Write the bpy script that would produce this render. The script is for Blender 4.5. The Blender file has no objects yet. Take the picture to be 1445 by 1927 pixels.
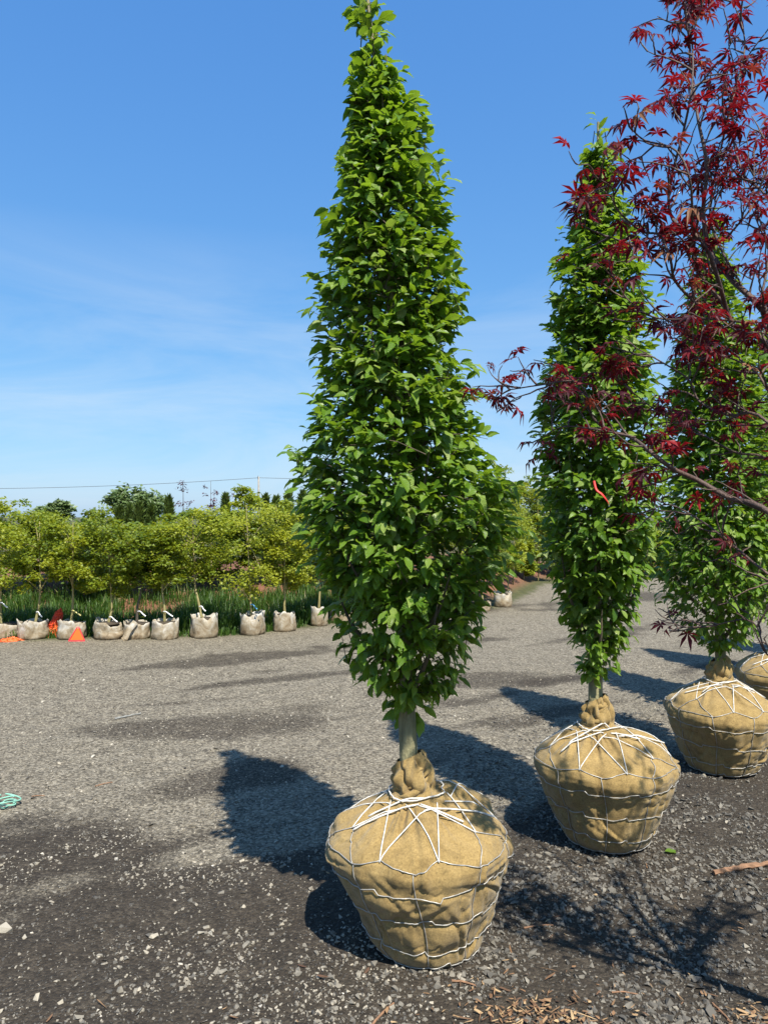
import bpy, bmesh, math
import numpy as np
from mathutils import Matrix, Vector

R = math.radians
sc = bpy.context.scene
COL = sc.collection

# ------------------------------------------------------------------ camera
F_PX, CX, HZ, CAMH = 1391.0, 722.5, 972.0, 1.54
cam_d = bpy.data.cameras.new('camera')
cam = bpy.data.objects.new('camera', cam_d)
COL.objects.link(cam)
cam.location = (0, 0, CAMH)
cam.rotation_euler = (R(90), 0, 0)
cam_d.sensor_fit = 'VERTICAL'
cam_d.sensor_height = 24.0
cam_d.lens = F_PX / 1927 * 24.0
cam_d.shift_y = -(963.5 - HZ) / 1927
cam_d.clip_start = 0.05
cam_d.clip_end = 3000
sc.camera = cam

# ------------------------------------------------------------------ sky, sun, exposure
SUN_EL = R(55.8)
sun_h = Vector((0.408, -0.913, 0)).normalized()
sun_dir = Vector((sun_h.x * math.cos(SUN_EL), sun_h.y * math.cos(SUN_EL), math.sin(SUN_EL)))
world = bpy.data.worlds.new('World')
sc.world = world
world.use_nodes = True
wn, wl = world.node_tree.nodes, world.node_tree.links
wn.clear()
sky = wn.new('ShaderNodeTexSky')
sky.sky_type = 'NISHITA'
sky.sun_disc = False
sky.sun_elevation = SUN_EL
sky.sun_rotation = math.atan2(sun_h.x, sun_h.y)
sky.altitude = 0
sky.air_density = 1.0
sky.dust_density = 0.6
sky.ozone_density = 2.5
EXPO = 0.9
SKY_S = 0.085 * 2 ** EXPO                       # background strength x exposure
sepw = wn.new('ShaderNodeSeparateColor')
combw = wn.new('ShaderNodeCombineColor')
wl.new(sky.outputs[0], sepw.inputs[0])
for ch, (a_, p_) in enumerate(((0.535, 0.86), (0.73, 0.62), (0.985, 0.36))):   # camera-like tone of the whole sky
    m0 = wn.new('ShaderNodeMath'); m0.operation = 'MULTIPLY'; m0.inputs[1].default_value = SKY_S
    m1 = wn.new('ShaderNodeMath'); m1.operation = 'POWER'; m1.inputs[1].default_value = p_
    m2 = wn.new('ShaderNodeMath'); m2.operation = 'MULTIPLY'; m2.inputs[1].default_value = a_ / SKY_S
    wl.new(sepw.outputs[ch], m0.inputs[0]); wl.new(m0.outputs[0], m1.inputs[0]); wl.new(m1.outputs[0], m2.inputs[0])
    wl.new(m2.outputs[0], combw.inputs[ch])
tcw = wn.new('ShaderNodeTexCoord')
mpw = wn.new('ShaderNodeMapping')
mpw.inputs['Rotation'].default_value = (0, R(-14), R(20))
mpw.inputs['Scale'].default_value = (1.2, 1.2, 5.0)
nzw = wn.new('ShaderNodeTexNoise')
nzw.inputs['Scale'].default_value = 2.2
nzw.inputs['Detail'].default_value = 7
nzw.inputs['Roughness'].default_value = 0.62
nzw.inputs['Distortion'].default_value = 0.6
rmw = wn.new('ShaderNodeMapRange')
rmw.inputs['From Min'].default_value = 0.37
rmw.inputs['From Max'].default_value = 0.90
rmw.inputs['To Max'].default_value = 0.75
mxw = wn.new('ShaderNodeMix')
mxw.data_type = 'RGBA'
mxw.inputs['B'].default_value = (0.80 / SKY_S, 0.89 / SKY_S, 0.97 / SKY_S, 1)
bgw = wn.new('ShaderNodeBackground')
bgw.inputs['Strength'].default_value = 0.085
outw = wn.new('ShaderNodeOutputWorld')
wl.new(tcw.outputs['Generated'], mpw.inputs['Vector'])
wl.new(mpw.outputs[0], nzw.inputs['Vector'])
wl.new(nzw.outputs[0], rmw.inputs['Value'])
sxw = wn.new('ShaderNodeSeparateXYZ')
elw = wn.new('ShaderNodeMapRange')
elw.inputs['From Min'].default_value = 0.36
elw.inputs['From Max'].default_value = 0.13
cmw = wn.new('ShaderNodeMath'); cmw.operation = 'MULTIPLY'
wl.new(tcw.outputs['Generated'], sxw.inputs[0])
wl.new(sxw.outputs['Z'], elw.inputs['Value'])
wl.new(rmw.outputs[0], cmw.inputs[0])
wl.new(elw.outputs[0], cmw.inputs[1])
wl.new(cmw.outputs[0], mxw.inputs['Factor'])
wl.new(combw.outputs[0], mxw.inputs['A'])
wl.new(mxw.outputs['Result'], bgw.inputs['Color'])
wl.new(bgw.outputs[0], outw.inputs['Surface'])

sun_d = bpy.data.lights.new('sun', 'SUN')
sun_d.energy = 4.6
sun_d.angle = R(0.53)
sun_d.color = (1.0, 0.95, 0.85)
sun = bpy.data.objects.new('sun', sun_d)
COL.objects.link(sun)
sun.rotation_euler = sun_dir.to_track_quat('Z', 'Y').to_euler()
sun.location = sun_dir * 30

sc.view_settings.view_transform = 'Standard'
sc.view_settings.look = 'None'
sc.view_settings.exposure = EXPO
sc.view_settings.gamma = 1
sc.view_settings.use_curve_mapping = False
sc.cycles.max_bounces = 6
sc.cycles.diffuse_bounces = 3
sc.cycles.transmission_bounces = 4
sc.cycles.transparent_max_bounces = 4

# ------------------------------------------------------------------ helpers
def rngs(s):
    return np.random.default_rng(s)

def px(x, y, Z):
    return np.array([(x - CX) / F_PX * Z, Z, CAMH - (y - HZ) / F_PX * Z])

def ground_px(x, y):
    Z = F_PX * CAMH / (y - HZ)
    return np.array([(x - CX) / F_PX * Z, Z])

def _hash(ix, iy, iz, seed):
    h = (ix * 374761393 + iy * 668265263 + iz * 1440662683 + seed * 974634777) & 0xffffffff
    h = ((h ^ (h >> 13)) * 1274126177) & 0xffffffff
    h = (h ^ (h >> 16)) & 0xffffff
    return h / float(0xffffff)

def vnoise(p, seed=0):
    p = np.asarray(p, float)
    i = np.floor(p).astype(np.int64)
    f = p - i
    f = f * f * (3 - 2 * f)
    out = 0
    for dx in (0, 1):
        for dy in (0, 1):
            for dz in (0, 1):
                w = (f[:, 0] if dx else 1 - f[:, 0]) * (f[:, 1] if dy else 1 - f[:, 1]) * (f[:, 2] if dz else 1 - f[:, 2])
                out = out + w * _hash(i[:, 0] + dx, i[:, 1] + dy, i[:, 2] + dz, seed)
    return out

def fbm(p, seed=0, octv=4, gain=0.5):
    p = np.asarray(p, float)
    a, s, t = 1.0, 0, 0
    for o in range(octv):
        s = s + a * vnoise(p * (2.03 ** o), seed + o * 17)
        t += a
        a *= gain
    return s / t

def sstep(a, b, x):
    t = np.clip((x - a) / (b - a), 0, 1)
    return t * t * (3 - 2 * t)

def norm(v):
    return v / np.maximum(np.linalg.norm(v, axis=-1, keepdims=True), 1e-9)

class MB:
    def __init__(s):
        s.V, s.F, s.A, s.n = [], [], [], 0
    def add(s, V, Fc, attr=None):
        V = np.asarray(V, float)
        Fc = np.asarray(Fc, int)
        s.V.append(V)
        s.F.append(Fc + s.n)
        if attr is None:
            attr = np.zeros((len(V), 3))
        elif np.ndim(attr) == 0:
            attr = np.tile([0, 0, float(attr)], (len(V), 1))
        s.A.append(attr)
        s.n += len(V)
    def mesh(s, name, mat, smooth=False):
        V, Fc, A = np.concatenate(s.V), np.concatenate(s.F), np.concatenate(s.A)
        return make_mesh(name, V, Fc, mat, A, smooth)
    def build(s, name, mat, parent=None, smooth=False):
        return link(name, s.mesh(name, mat, smooth), parent)

def make_mesh(name, V, Fc, mat, A=None, smooth=False):
    me = bpy.data.meshes.new(name)
    V = np.asarray(V, np.float32)
    Fc = np.asarray(Fc, np.int32)
    me.vertices.add(len(V))
    me.vertices.foreach_set('co', V.ravel())
    m = len(Fc)
    me.loops.add(3 * m)
    me.loops.foreach_set('vertex_index', Fc.ravel())
    me.polygons.add(m)
    me.polygons.foreach_set('loop_start', np.arange(0, 3 * m, 3, dtype=np.int32))
    if A is not None:
        at = me.attributes.new('info', 'FLOAT_VECTOR', 'POINT')
        at.data.foreach_set('vector', np.asarray(A, np.float32).ravel())
    me.update(calc_edges=True)
    me.polygons.foreach_set('use_smooth', np.full(m, bool(smooth)))
    me.materials.append(mat)
    me.validate()
    return me

def link(name, data, parent=None):
    o = bpy.data.objects.new(name, data)
    COL.objects.link(o)
    if parent is not None:
        o.parent = parent
    return o

def thing(name, loc, label, cat, group=None):
    o = link(name, None)
    o.empty_display_size = 0.1
    o.location = loc
    return tag(o, label, cat, group)

def tag(o, label=None, cat=None, group=None, kind=None):
    if label: o['label'] = label
    if cat: o['category'] = cat
    if group: o['group'] = group
    if kind: o['kind'] = kind
    return o

def grid_faces(nu, nv, wrap=False):
    """vertex index = v*nu + u ; wrap joins u ends"""
    u = np.arange(nu if wrap else nu - 1)
    v = np.arange(nv - 1)
    U, Vv = np.meshgrid(u, v)
    U, Vv = U.ravel(), Vv.ravel()
    U2 = (U + 1) % nu
    a, b, c, d = Vv * nu + U, Vv * nu + U2, (Vv + 1) * nu + U2, (Vv + 1) * nu + U
    return np.concatenate([np.stack([a, b, c], 1), np.stack([a, c, d], 1)])

def tube(P, rad, n=6, cap=True):
    P = np.asarray(P, float)
    m = len(P)
    rad = np.broadcast_to(np.asarray(rad, float), (m,))
    T = norm(np.gradient(P, axis=0))
    ref = np.array([0.0, 0, 1]) if abs(T[0][2]) < 0.9 else np.array([1.0, 0, 0])
    a = norm(np.cross(T[0], ref))
    fr = []
    for i in range(m):
        a = a - np.dot(a, T[i]) * T[i]
        a = a / max(np.linalg.norm(a), 1e-9)
        fr.append((a, np.cross(T[i], a)))
    th = np.linspace(0, 2 * math.pi, n, endpoint=False)
    V = np.concatenate([P[i] + rad[i] * (np.cos(th)[:, None] * fr[i][0] + np.sin(th)[:, None] * fr[i][1]) for i in range(m)])
    Fc = grid_faces(n, m, True)
    if cap:
        V = np.concatenate([V, [P[0], P[-1]]])
        k = np.arange(n)
        Fc = np.concatenate([Fc, np.stack([(k + 1) % n, k, np.full(n, len(V) - 2)], 1),
                             np.stack([(m - 1) * n + k, (m - 1) * n + (k + 1) % n, np.full(n, len(V) - 1)], 1)])
    return V, Fc

def spline(P, k=8):
    """Catmull-Rom through points"""
    P = np.asarray(P, float)
    Q = np.concatenate([[2 * P[0] - P[1]], P, [2 * P[-1] - P[-2]]])
    out = []
    for i in range(1, len(Q) - 2):
        t = np.linspace(0, 1, k, endpoint=False)[:, None]
        p0, p1, p2, p3 = Q[i - 1], Q[i], Q[i + 1], Q[i + 2]
        out.append(0.5 * (2 * p1 + (p2 - p0) * t + (2 * p0 - 5 * p1 + 4 * p2 - p3) * t ** 2 + (3 * p1 - p0 - 3 * p2 + p3) * t ** 3))
    out.append(P[-1:])
    return np.concatenate(out)

def frames(d, up):
    d = norm(d)
    z = norm(up - np.sum(up * d, 1, keepdims=True) * d)
    y = np.cross(z, d)
    return np.stack([d, y, z], 2)       # columns

def scatter(mb, tmpl, pos, Rm, scl, tint):
    """tmpl = list of (V, F, luv); random template for each instance"""
    r = rngs(len(pos))
    pick = r.integers(0, len(tmpl), len(pos))
    scl = np.asarray(scl)
    if scl.ndim == 1:
        scl = np.repeat(scl[:, None], 3, 1)
    for k, (TV, TF, TU) in enumerate(tmpl):
        idx = np.where(pick == k)[0]
        if not len(idx):
            continue
        L = TV[None] * scl[idx][:, None, :]
        W = np.einsum('nij,nvj->nvi', Rm[idx], L) + pos[idx][:, None, :]
        nv = len(TV)
        Fc = (TF[None] + (np.arange(len(idx)) * nv)[:, None, None]).reshape(-1, 3)
        A = np.zeros((len(idx), nv, 3))
        A[:, :, :2] = TU[None]
        A[:, :, 2] = tint[idx][:, None]
        mb.add(W.reshape(-1, 3), Fc, A.reshape(-1, 3))

# ------------------------------------------------------------------ materials
def new_mat(name):
    m = bpy.data.materials.new(name)
    m.use_nodes = True
    nt = m.node_tree
    return m, nt.nodes, nt.links, nt.nodes['Principled BSDF'], nt.nodes['Material Output']

def ramp(nodes, stops, interp='LINEAR'):
    r = nodes.new('ShaderNodeValToRGB')
    r.color_ramp.interpolation = interp
    e = r.color_ramp.elements
    while len(e) < len(stops):
        e.new(0.5)
    for el, (p, c) in zip(e, stops):
        el.position = p
        el.color = (*c, 1)
    return r

def noise(nodes, links, scale, detail=4, rough=0.55, vec=None, dist=0):
    n = nodes.new('ShaderNodeTexNoise')
    n.inputs['Scale'].default_value = scale
    n.inputs['Detail'].default_value = detail
    n.inputs['Roughness'].default_value = rough
    n.inputs['Distortion'].default_value = dist
    if vec is not None:
        links.new(vec, n.inputs['Vector'])
    return n

def attr(nodes, name='info'):
    a = nodes.new('ShaderNodeAttribute')
    a.attribute_name = name
    return a

def math_n(nodes, links, op, a, b=None, c=None):
    m = nodes.new('ShaderNodeMath')
    m.operation = op
    for i, v in enumerate((a, b, c)):
        if v is None:
            continue
        if isinstance(v, (int, float)):
            m.inputs[i].default_value = v
        else:
            links.new(v, m.inputs[i])
    return m.outputs[0]

def leaf_material(name, stops, trans_col, trans=0.35, rough=0.42, veins=True, spec=0.5):
    m, n, l, b, out = new_mat(name)
    a = attr(n)
    sp = n.new('ShaderNodeSeparateXYZ')
    l.new(a.outputs['Vector'], sp.inputs[0])
    cr = ramp(n, stops)
    l.new(sp.outputs['Z'], cr.inputs[0])
    l.new(cr.outputs[0], b.inputs['Base Color'])
    b.inputs['Roughness'].default_value = rough
    b.inputs['Specular IOR Level'].default_value = spec
    tr = n.new('ShaderNodeBsdfTranslucent')
    mixc = n.new('ShaderNodeMix')
    mixc.data_type = 'RGBA'
    mixc.inputs['Factor'].default_value = 0.6
    l.new(cr.outputs[0], mixc.inputs['A'])
    mixc.inputs['B'].default_value = (*trans_col, 1)
    l.new(mixc.outputs['Result'], tr.inputs['Color'])
    mx = n.new('ShaderNodeMixShader')
    mx.inputs[0].default_value = trans
    l.new(b.outputs[0], mx.inputs[1])
    l.new(tr.outputs[0], mx.inputs[2])
    l.new(mx.outputs[0], out.inputs['Surface'])
    if veins:
        ab = math_n(n, l, 'ABSOLUTE', sp.outputs['Y'])
        ph = math_n(n, l, 'SUBTRACT', math_n(n, l, 'MULTIPLY', sp.outputs['X'], 62.0), math_n(n, l, 'MULTIPLY', ab, 52.0))
        sn = math_n(n, l, 'SINE', ph)
        bp = n.new('ShaderNodeBump')
        bp.inputs['Strength'].default_value = 0.55
        bp.inputs['Distance'].default_value = 0.0016
        l.new(sn, bp.inputs['Height'])
        l.new(bp.outputs[0], b.inputs['Normal'])
        l.new(bp.outputs[0], tr.inputs['Normal'])
    return m

M = {}
M['hornbeam'] = leaf_material('hornbeam_leaf', [(0, (0.052, 0.125, 0.013)), (0.45, (0.112, 0.220, 0.016)), (0.8, (0.20, 0.315, 0.036)), (1, (0.34, 0.41, 0.14))], (0.36, 0.54, 0.02), 0.42, 0.34)  # palest stop puts the glossy sheen of lit leaves into the colour
M['maple_red'] = leaf_material('red_maple_leaf', [(0, (0.034, 0.008, 0.015)), (0.5, (0.075, 0.009, 0.015)), (0.8, (0.17, 0.012, 0.018)), (0.93, (0.30, 0.016, 0.02)), (0.94, (0.17, 0.07, 0.03)), (1, (0.25, 0.12, 0.055))], (0.55, 0.012, 0.02), 0.30, 0.55, veins=False, spec=0.25)
M['maple_lime'] = leaf_material('lime_maple_leaf', [(0, (0.06, 0.115, 0.010)), (0.5, (0.175, 0.235, 0.014)), (1, (0.32, 0.345, 0.022))], (0.55, 0.56, 0.02), 0.42, 0.5, veins=False)
M['tree_green'] = leaf_material('far_tree_leaf', [(0, (0.07, 0.115, 0.035)), (0.5, (0.11, 0.165, 0.05)), (1, (0.16, 0.21, 0.08))], (0.2, 0.3, 0.05), 0.25, 0.5, veins=False)
M['purple'] = leaf_material('purple_leaf', [(0, (0.03, 0.012, 0.02)), (1, (0.10, 0.035, 0.05))], (0.2, 0.04, 0.06), 0.25, 0.5, veins=False)
M['conifer'] = leaf_material('conifer_leaf', [(0, (0.04, 0.075, 0.012)), (1, (0.10, 0.15, 0.02))], (0.15, 0.22, 0.02), 0.2, 0.6, veins=False)
M['grass'] = leaf_material('grass_blade', [(0, (0.02, 0.05, 0.008)), (0.6, (0.05, 0.11, 0.014)), (0.9, (0.10, 0.17, 0.024)), (1, (0.30, 0.26, 0.12))], (0.2, 0.35, 0.03), 0.3, 0.5, veins=False)

def bark_material(name, c0, c1, scale=18, rough=0.8):
    m, n, l, b, out = new_mat(name)
    tc = n.new('ShaderNodeTexCoord')
    mp = n.new('ShaderNodeMapping')
    mp.inputs['Scale'].default_value = (1, 1, 0.22)
    l.new(tc.outputs['Object'], mp.inputs['Vector'])
    nz = noise(n, l, scale, 6, 0.62, mp.outputs[0])
    n2 = noise(n, l, scale * 5, 4, 0.6, tc.outputs['Object'])
    cr = ramp(n, [(0.32, c0), (0.7, c1)])
    l.new(nz.outputs[0], cr.inputs[0])
    l.new(cr.outputs[0], b.inputs['Base Color'])
    b.inputs['Roughness'].default_value = rough
    bp = n.new('ShaderNodeBump')
    bp.inputs['Strength'].default_value = 0.8
    bp.inputs['Distance'].default_value = 0.010
    l.new(math_n(n, l, 'ADD', nz.outputs[0], math_n(n, l, 'MULTIPLY', n2.outputs[0], 0.4)), bp.inputs['Height'])
    l.new(bp.outputs[0], b.inputs['Normal'])
    return m

M['bark'] = bark_material('hornbeam_bark', (0.13, 0.115, 0.055), (0.35, 0.315, 0.165), 26)
M['twig'] = bark_material('hornbeam_twig', (0.06, 0.045, 0.03), (0.13, 0.10, 0.06), 40)
M['bark_maple'] = bark_material('maple_bark', (0.045, 0.026, 0.022), (0.13, 0.075, 0.052), 30, 0.6)
M['bark_young'] = bark_material('young_maple_bark', (0.20, 0.17, 0.06), (0.38, 0.33, 0.15), 20)
M['bark_dark'] = bark_material('dark_bark', (0.05, 0.04, 0.03), (0.12, 0.095, 0.07), 20)

def burlap_material():
    m, n, l, b, out = new_mat('burlap')
    tc = n.new('ShaderNodeTexCoord')
    a = attr(n)                        # x = angle (m along the girth), y = height
    cb = n.new('ShaderNodeSeparateXYZ')
    l.new(a.outputs['Vector'], cb.inputs[0])
    wu = math_n(n, l, 'SINE', math_n(n, l, 'MULTIPLY', cb.outputs['X'], 1500.0))
    wv = math_n(n, l, 'SINE', math_n(n, l, 'MULTIPLY', cb.outputs['Y'], 1500.0))
    weave = math_n(n, l, 'MULTIPLY', wu, wv)
    big = noise(n, l, 5.5, 7, 0.68, tc.outputs['Object'], 0.8)
    mid = noise(n, l, 26, 5, 0.65, tc.outputs['Object'])
    fine = noise(n, l, 150, 4, 0.75, tc.outputs['Object'])
    cr = ramp(n, [(0.30, (0.150, 0.100, 0.040)), (0.46, (0.295, 0.205, 0.082)), (0.70, (0.41, 0.29, 0.122))])
    l.new(math_n(n, l, 'ADD', math_n(n, l, 'MULTIPLY', big.outputs[0], 0.6), math_n(n, l, 'MULTIPLY', mid.outputs[0], 0.4)), cr.inputs[0])
    mx = n.new('ShaderNodeMix')
    mx.data_type = 'RGBA'
    mx.blend_type = 'MULTIPLY'
    mx.inputs['Factor'].default_value = 0.65
    c2 = ramp(n, [(0.3, (0.42, 0.40, 0.36)), (0.7, (1.25, 1.22, 1.15))])
    l.new(fine.outputs[0], c2.inputs[0])
    l.new(cr.outputs[0], mx.inputs['A'])
    l.new(c2.outputs[0], mx.inputs['B'])
    l.new(mx.outputs['Result'], b.inputs['Base Color'])
    b.inputs['Roughness'].default_value = 0.95
    b.inputs['Specular IOR Level'].default_value = 0.15
    b.inputs['Sheen Weight'].default_value = 0.15
    bp = n.new('ShaderNodeBump')
    bp.inputs['Strength'].default_value = 0.5
    bp.inputs['Distance'].default_value = 0.006
    l.new(math_n(n, l, 'ADD', math_n(n, l, 'MULTIPLY', weave, 0.15), math_n(n, l, 'ADD', math_n(n, l, 'MULTIPLY', mid.outputs[0], 1.2), math_n(n, l, 'MULTIPLY', fine.outputs[0], 0.5))), bp.inputs['Height'])
    l.new(bp.outputs[0], b.inputs['Normal'])
    return m

M['burlap'] = burlap_material()

def simple(name, col, rough=0.6, metal=0.0, var=0.25, scale=20, spec=0.5):
    m, n, l, b, out = new_mat(name)
    tc = n.new('ShaderNodeTexCoord')
    nz = noise(n, l, scale, 4, 0.6, tc.outputs['Object'])
    c = np.array(col)
    cr = ramp(n, [(0.3, tuple(c * (1 - var))), (0.7, tuple(np.minimum(c * (1 + var * 0.6), 0.95)))])
    l.new(nz.outputs[0], cr.inputs[0])
    l.new(cr.outputs[0], b.inputs['Base Color'])
    b.inputs['Roughness'].default_value = rough
    b.inputs['Metallic'].default_value = metal
    b.inputs['Specular IOR Level'].default_value = spec
    bp = n.new('ShaderNodeBump')
    bp.inputs['Strength'].default_value = 0.25
    bp.inputs['Distance'].default_value = 0.002
    l.new(nz.outputs[0], bp.inputs['Height'])
    l.new(bp.outputs[0], b.inputs['Normal'])
    return m

M['wire'] = simple('basket_wire', (0.42, 0.40, 0.36), 0.45, 0.35, 0.35, 60)
M['rope'] = simple('white_rope', (0.62, 0.60, 0.55), 0.9, 0, 0.4, 60)
M['ribbon_white'] = simple('white_ribbon', (0.78, 0.78, 0.76), 0.5, 0, 0.1)
M['ribbon_blue'] = simple('blue_ribbon', (0.10, 0.35, 0.62), 0.5, 0, 0.1)
M['ribbon_red'] = simple('red_ribbon', (0.65, 0.03, 0.02), 0.45, 0, 0.1)
M['ribbon_yellow'] = simple('yellow_ribbon', (0.72, 0.62, 0.22), 0.5, 0, 0.1)
M['soil'] = simple('potting_soil', (0.06, 0.045, 0.03), 0.95, 0, 0.4, 60)
M['orange'] = simple('orange_plastic_net', (0.88, 0.15, 0.03), 0.5, 0, 0.2, 30)
M['sign_orange'] = simple('fluorescent_orange', (0.88, 0.13, 0.015), 0.4, 0, 0.05, 8)
M['sign_red'] = simple('reflective_red_border', (0.62, 0.04, 0.05), 0.35, 0, 0.1, 40)
M['twine'] = simple('green_twine', (0.20, 0.42, 0.32), 0.7, 0, 0.25)
M['wood'] = simple('weathered_wood', (0.24, 0.13, 0.07), 0.85, 0, 0.45, 40)
M['strip'] = simple('grey_strip', (0.24, 0.24, 0.22), 0.6, 0, 0.2)
M['pole'] = simple('pole_wood', (0.30, 0.28, 0.25), 0.9, 0, 0.2, 2)
M['cable'] = simple('power_cable', (0.10, 0.11, 0.12), 0.6, 0, 0.1)
M['yellow_flower'] = simple('yellow_petal', (0.80, 0.66, 0.03), 0.6, 0, 0.1)

def stone_material():
    m, n, l, b, out = new_mat('crushed_stone')
    a = attr(n)
    sp = n.new('ShaderNodeSeparateXYZ')
    l.new(a.outputs['Vector'], sp.inputs[0])
    tc = n.new('ShaderNodeTexCoord')
    cr = ramp(n, [(0, (0.026, 0.023, 0.020)), (0.3, (0.080, 0.073, 0.062)), (0.6, (0.18, 0.162, 0.130)), (0.85, (0.34, 0.30, 0.232)), (1, (0.52, 0.48, 0.41))])
    nz = noise(n, l, 90, 4, 0.6, tc.outputs['Object'])
    l.new(math_n(n, l, 'ADD', sp.outputs['Z'], math_n(n, l, 'MULTIPLY', math_n(n, l, 'SUBTRACT', nz.outputs[0], 0.5), 0.3)), cr.inputs[0])
    l.new(cr.outputs[0], b.inputs['Base Color'])
    b.inputs['Roughness'].default_value = 0.85
    bp = n.new('ShaderNodeBump')
    bp.inputs['Strength'].default_value = 0.4
    bp.inputs['Distance'].default_value = 0.002
    l.new(nz.outputs[0], bp.inputs['Height'])
    l.new(bp.outputs[0], b.inputs['Normal'])
    return m

M['stone'] = stone_material()

def chip_material():
    m, n, l, b, out = new_mat('wood_chip')
    a = attr(n)
    sp = n.new('ShaderNodeSeparateXYZ')
    l.new(a.outputs['Vector'], sp.inputs[0])
    cr = ramp(n, [(0, (0.07, 0.035, 0.02)), (0.5, (0.21, 0.115, 0.055)), (1, (0.42, 0.29, 0.15))])
    l.new(sp.outputs['Z'], cr.inputs[0])
    l.new(cr.outputs[0], b.inputs['Base Color'])
    b.inputs['Roughness'].default_value = 0.85
    return m

M['chip'] = chip_material()

def bag_material():
    m, n, l, b, out = new_mat('grow_bag')
    tc = n.new('ShaderNodeTexCoord')
    sp = n.new('ShaderNodeSeparateXYZ')
    l.new(tc.outputs['Object'], sp.inputs[0])
    oi = n.new('ShaderNodeObjectInfo')
    off = n.new('ShaderNodeCombineXYZ')
    l.new(math_n(n, l, 'MULTIPLY', oi.outputs['Random'], 40.0), off.inputs[0])
    va = n.new('ShaderNodeVectorMath')
    va.operation = 'ADD'
    l.new(tc.outputs['Object'], va.inputs[0])
    l.new(off.outputs[0], va.inputs[1])
    nz = noise(n, l, 9, 6, 0.7, va.outputs[0], 0.6)
    # dirt splashed up from the ground: an old stain with a ragged upper edge
    f = math_n(n, l, 'ADD', math_n(n, l, 'MULTIPLY', sp.outputs['Z'], 1.15), math_n(n, l, 'MULTIPLY', nz.outputs[0], 1.15))
    cr = ramp(n, [(0.46, (0.09, 0.062, 0.035)), (0.60, (0.21, 0.155, 0.09)), (0.76, (0.30, 0.25, 0.175)), (1.0, (0.50, 0.475, 0.425))])
    l.new(f, cr.inputs[0])
    l.new(cr.outputs[0], b.inputs['Base Color'])
    b.inputs['Roughness'].default_value = 0.75
    bp = n.new('ShaderNodeBump')
    bp.inputs['Strength'].default_value = 0.5
    bp.inputs['Distance'].default_value = 0.01
    l.new(nz.outputs[0], bp.inputs['Height'])
    l.new(bp.outputs[0], b.inputs['Normal'])
    return m

M['bag'] = bag_material()

# ------------------------------------------------------------------ ground
ROWX = np.array([-30, -8, -4.6, -2.3, -1.7, -.91, 1.97, 2.9, 3.7, 7, 14, 40])
ROWY = np.array([8.9, 9.05, 9.15, 9.31, 9.56, 10.35, 12.4, 14.6, 16.8, 18.5, 21, 26])

def row_y(x):
    return np.interp(x, ROWX, ROWY)

def bed(x, y):
    """distance behind the planted row's front line"""
    return y - row_y(x)

def mound(x, y):
    d = bed(x, y)
    return 0.55 * sstep(1.0, 4.0, d) * (1 - sstep(30, 60, d)) * (1 - sstep(3.2, 5.5, x) * 1.0)

def dust_mask(x, y):
    """1 = pale dusty compacted stone, 0 = dark damp loose soil"""
    p = np.stack([x, y, np.zeros_like(x)], 1)
    n1 = fbm(p * np.array([1.3, 1.3, 1]), 5, 4)
    # streaks along the traffic direction
    c, s = math.cos(0.45), math.sin(0.45)
    q = np.stack([(x * c + y * s) * 0.45, (-x * s + y * c) * 1.9, np.zeros_like(x)], 1)
    n2 = fbm(q, 9, 4, 0.55)
    edge = np.interp(x, [-3, -1.44, -1.03, -.29, .3, 1.2, 3], [2.75, 2.78, 3.02, 3.35, 3.7, 4.6, 5.6])
    d = sstep(-0.30, 0.38, y - edge + (n1 - 0.5) * 1.2)
    d = d * (1 - 0.6 * sstep(0.52, 0.70, n2))
    # distinct old damp patches
    for (cx, cy, rx, ry, ang) in ((-1.1, 5.5, 0.95, 0.32, 0.15), (-1.75, 3.45, 0.5, 0.32, 0.3), (-0.8, 4.35, 0.42, 0.28, 0.3), (0.35, 4.6, 0.5, 0.3, 0.5), (0.95, 7.0, 1.0, 0.35, 0.4), (-0.6, 8.8, 1.5, 0.16, 0.3)):
        ca, sa = math.cos(ang), math.sin(ang)
        u, v = (x - cx) * ca + (y - cy) * sa, -(x - cx) * sa + (y - cy) * ca
        rr = np.sqrt((u / rx) ** 2 + (v / ry) ** 2) + (n1 - 0.5) * 2.6
        d = d * (0.42 + 0.58 * sstep(0.25, 1.25, rr))
    return np.clip(d, 0, 1)

def ground_z(x, y):
    p = np.stack([x, y, np.zeros_like(x)], 1)
    near = 1 - sstep(14, 30, np.hypot(x, y))
    z = (fbm(p * 1.1, 31, 3) - 0.5) * 0.05 + (fbm(p * 9, 33, 3) - 0.5) * 0.018
    z = z * near * sstep(1.0, 2.5, np.hypot(x, y) + 1.2)
    return z + mound(x, y) * (1 + 0.0 * x) + mound(x, y) * (fbm(p * 1.7, 44, 3) - 0.5) * 0.5

def axis(dense0, dense1, step, lo, hi, g=1.09):
    a = list(np.arange(dense0, dense1, step))
    s, v = step, dense1
    while v < hi:
        a.append(v)
        s *= g
        v += s
    a.append(hi)
    s, v = step, dense0
    left = []
    while v > lo:
        s *= g
        v -= s
        left.append(max(v, lo))
    return np.unique(np.array(left + a))

gx = axis(-2.6, 3.0, 0.026, -900, 900)
gy = axis(1.9, 5.6, 0.024, -60, 1500, 1.045)
GX, GY = np.meshgrid(gx, gy)
fx, fy = GX.ravel(), GY.ravel()
gz = ground_z(fx, fy)
gA = np.stack([dust_mask(fx, fy), sstep(-0.05, 0.3, bed(fx, fy) + (fbm(np.stack([fx, fy, fx * 0], 1) * 3, 3) - 0.5) * 0.5) * (1 - sstep(3.2, 4.2, fx) * 0), sstep(0.9, 1.8, bed(fx, fy)) * (1 - sstep(6, 9, bed(fx, fy)))], 1)

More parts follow.
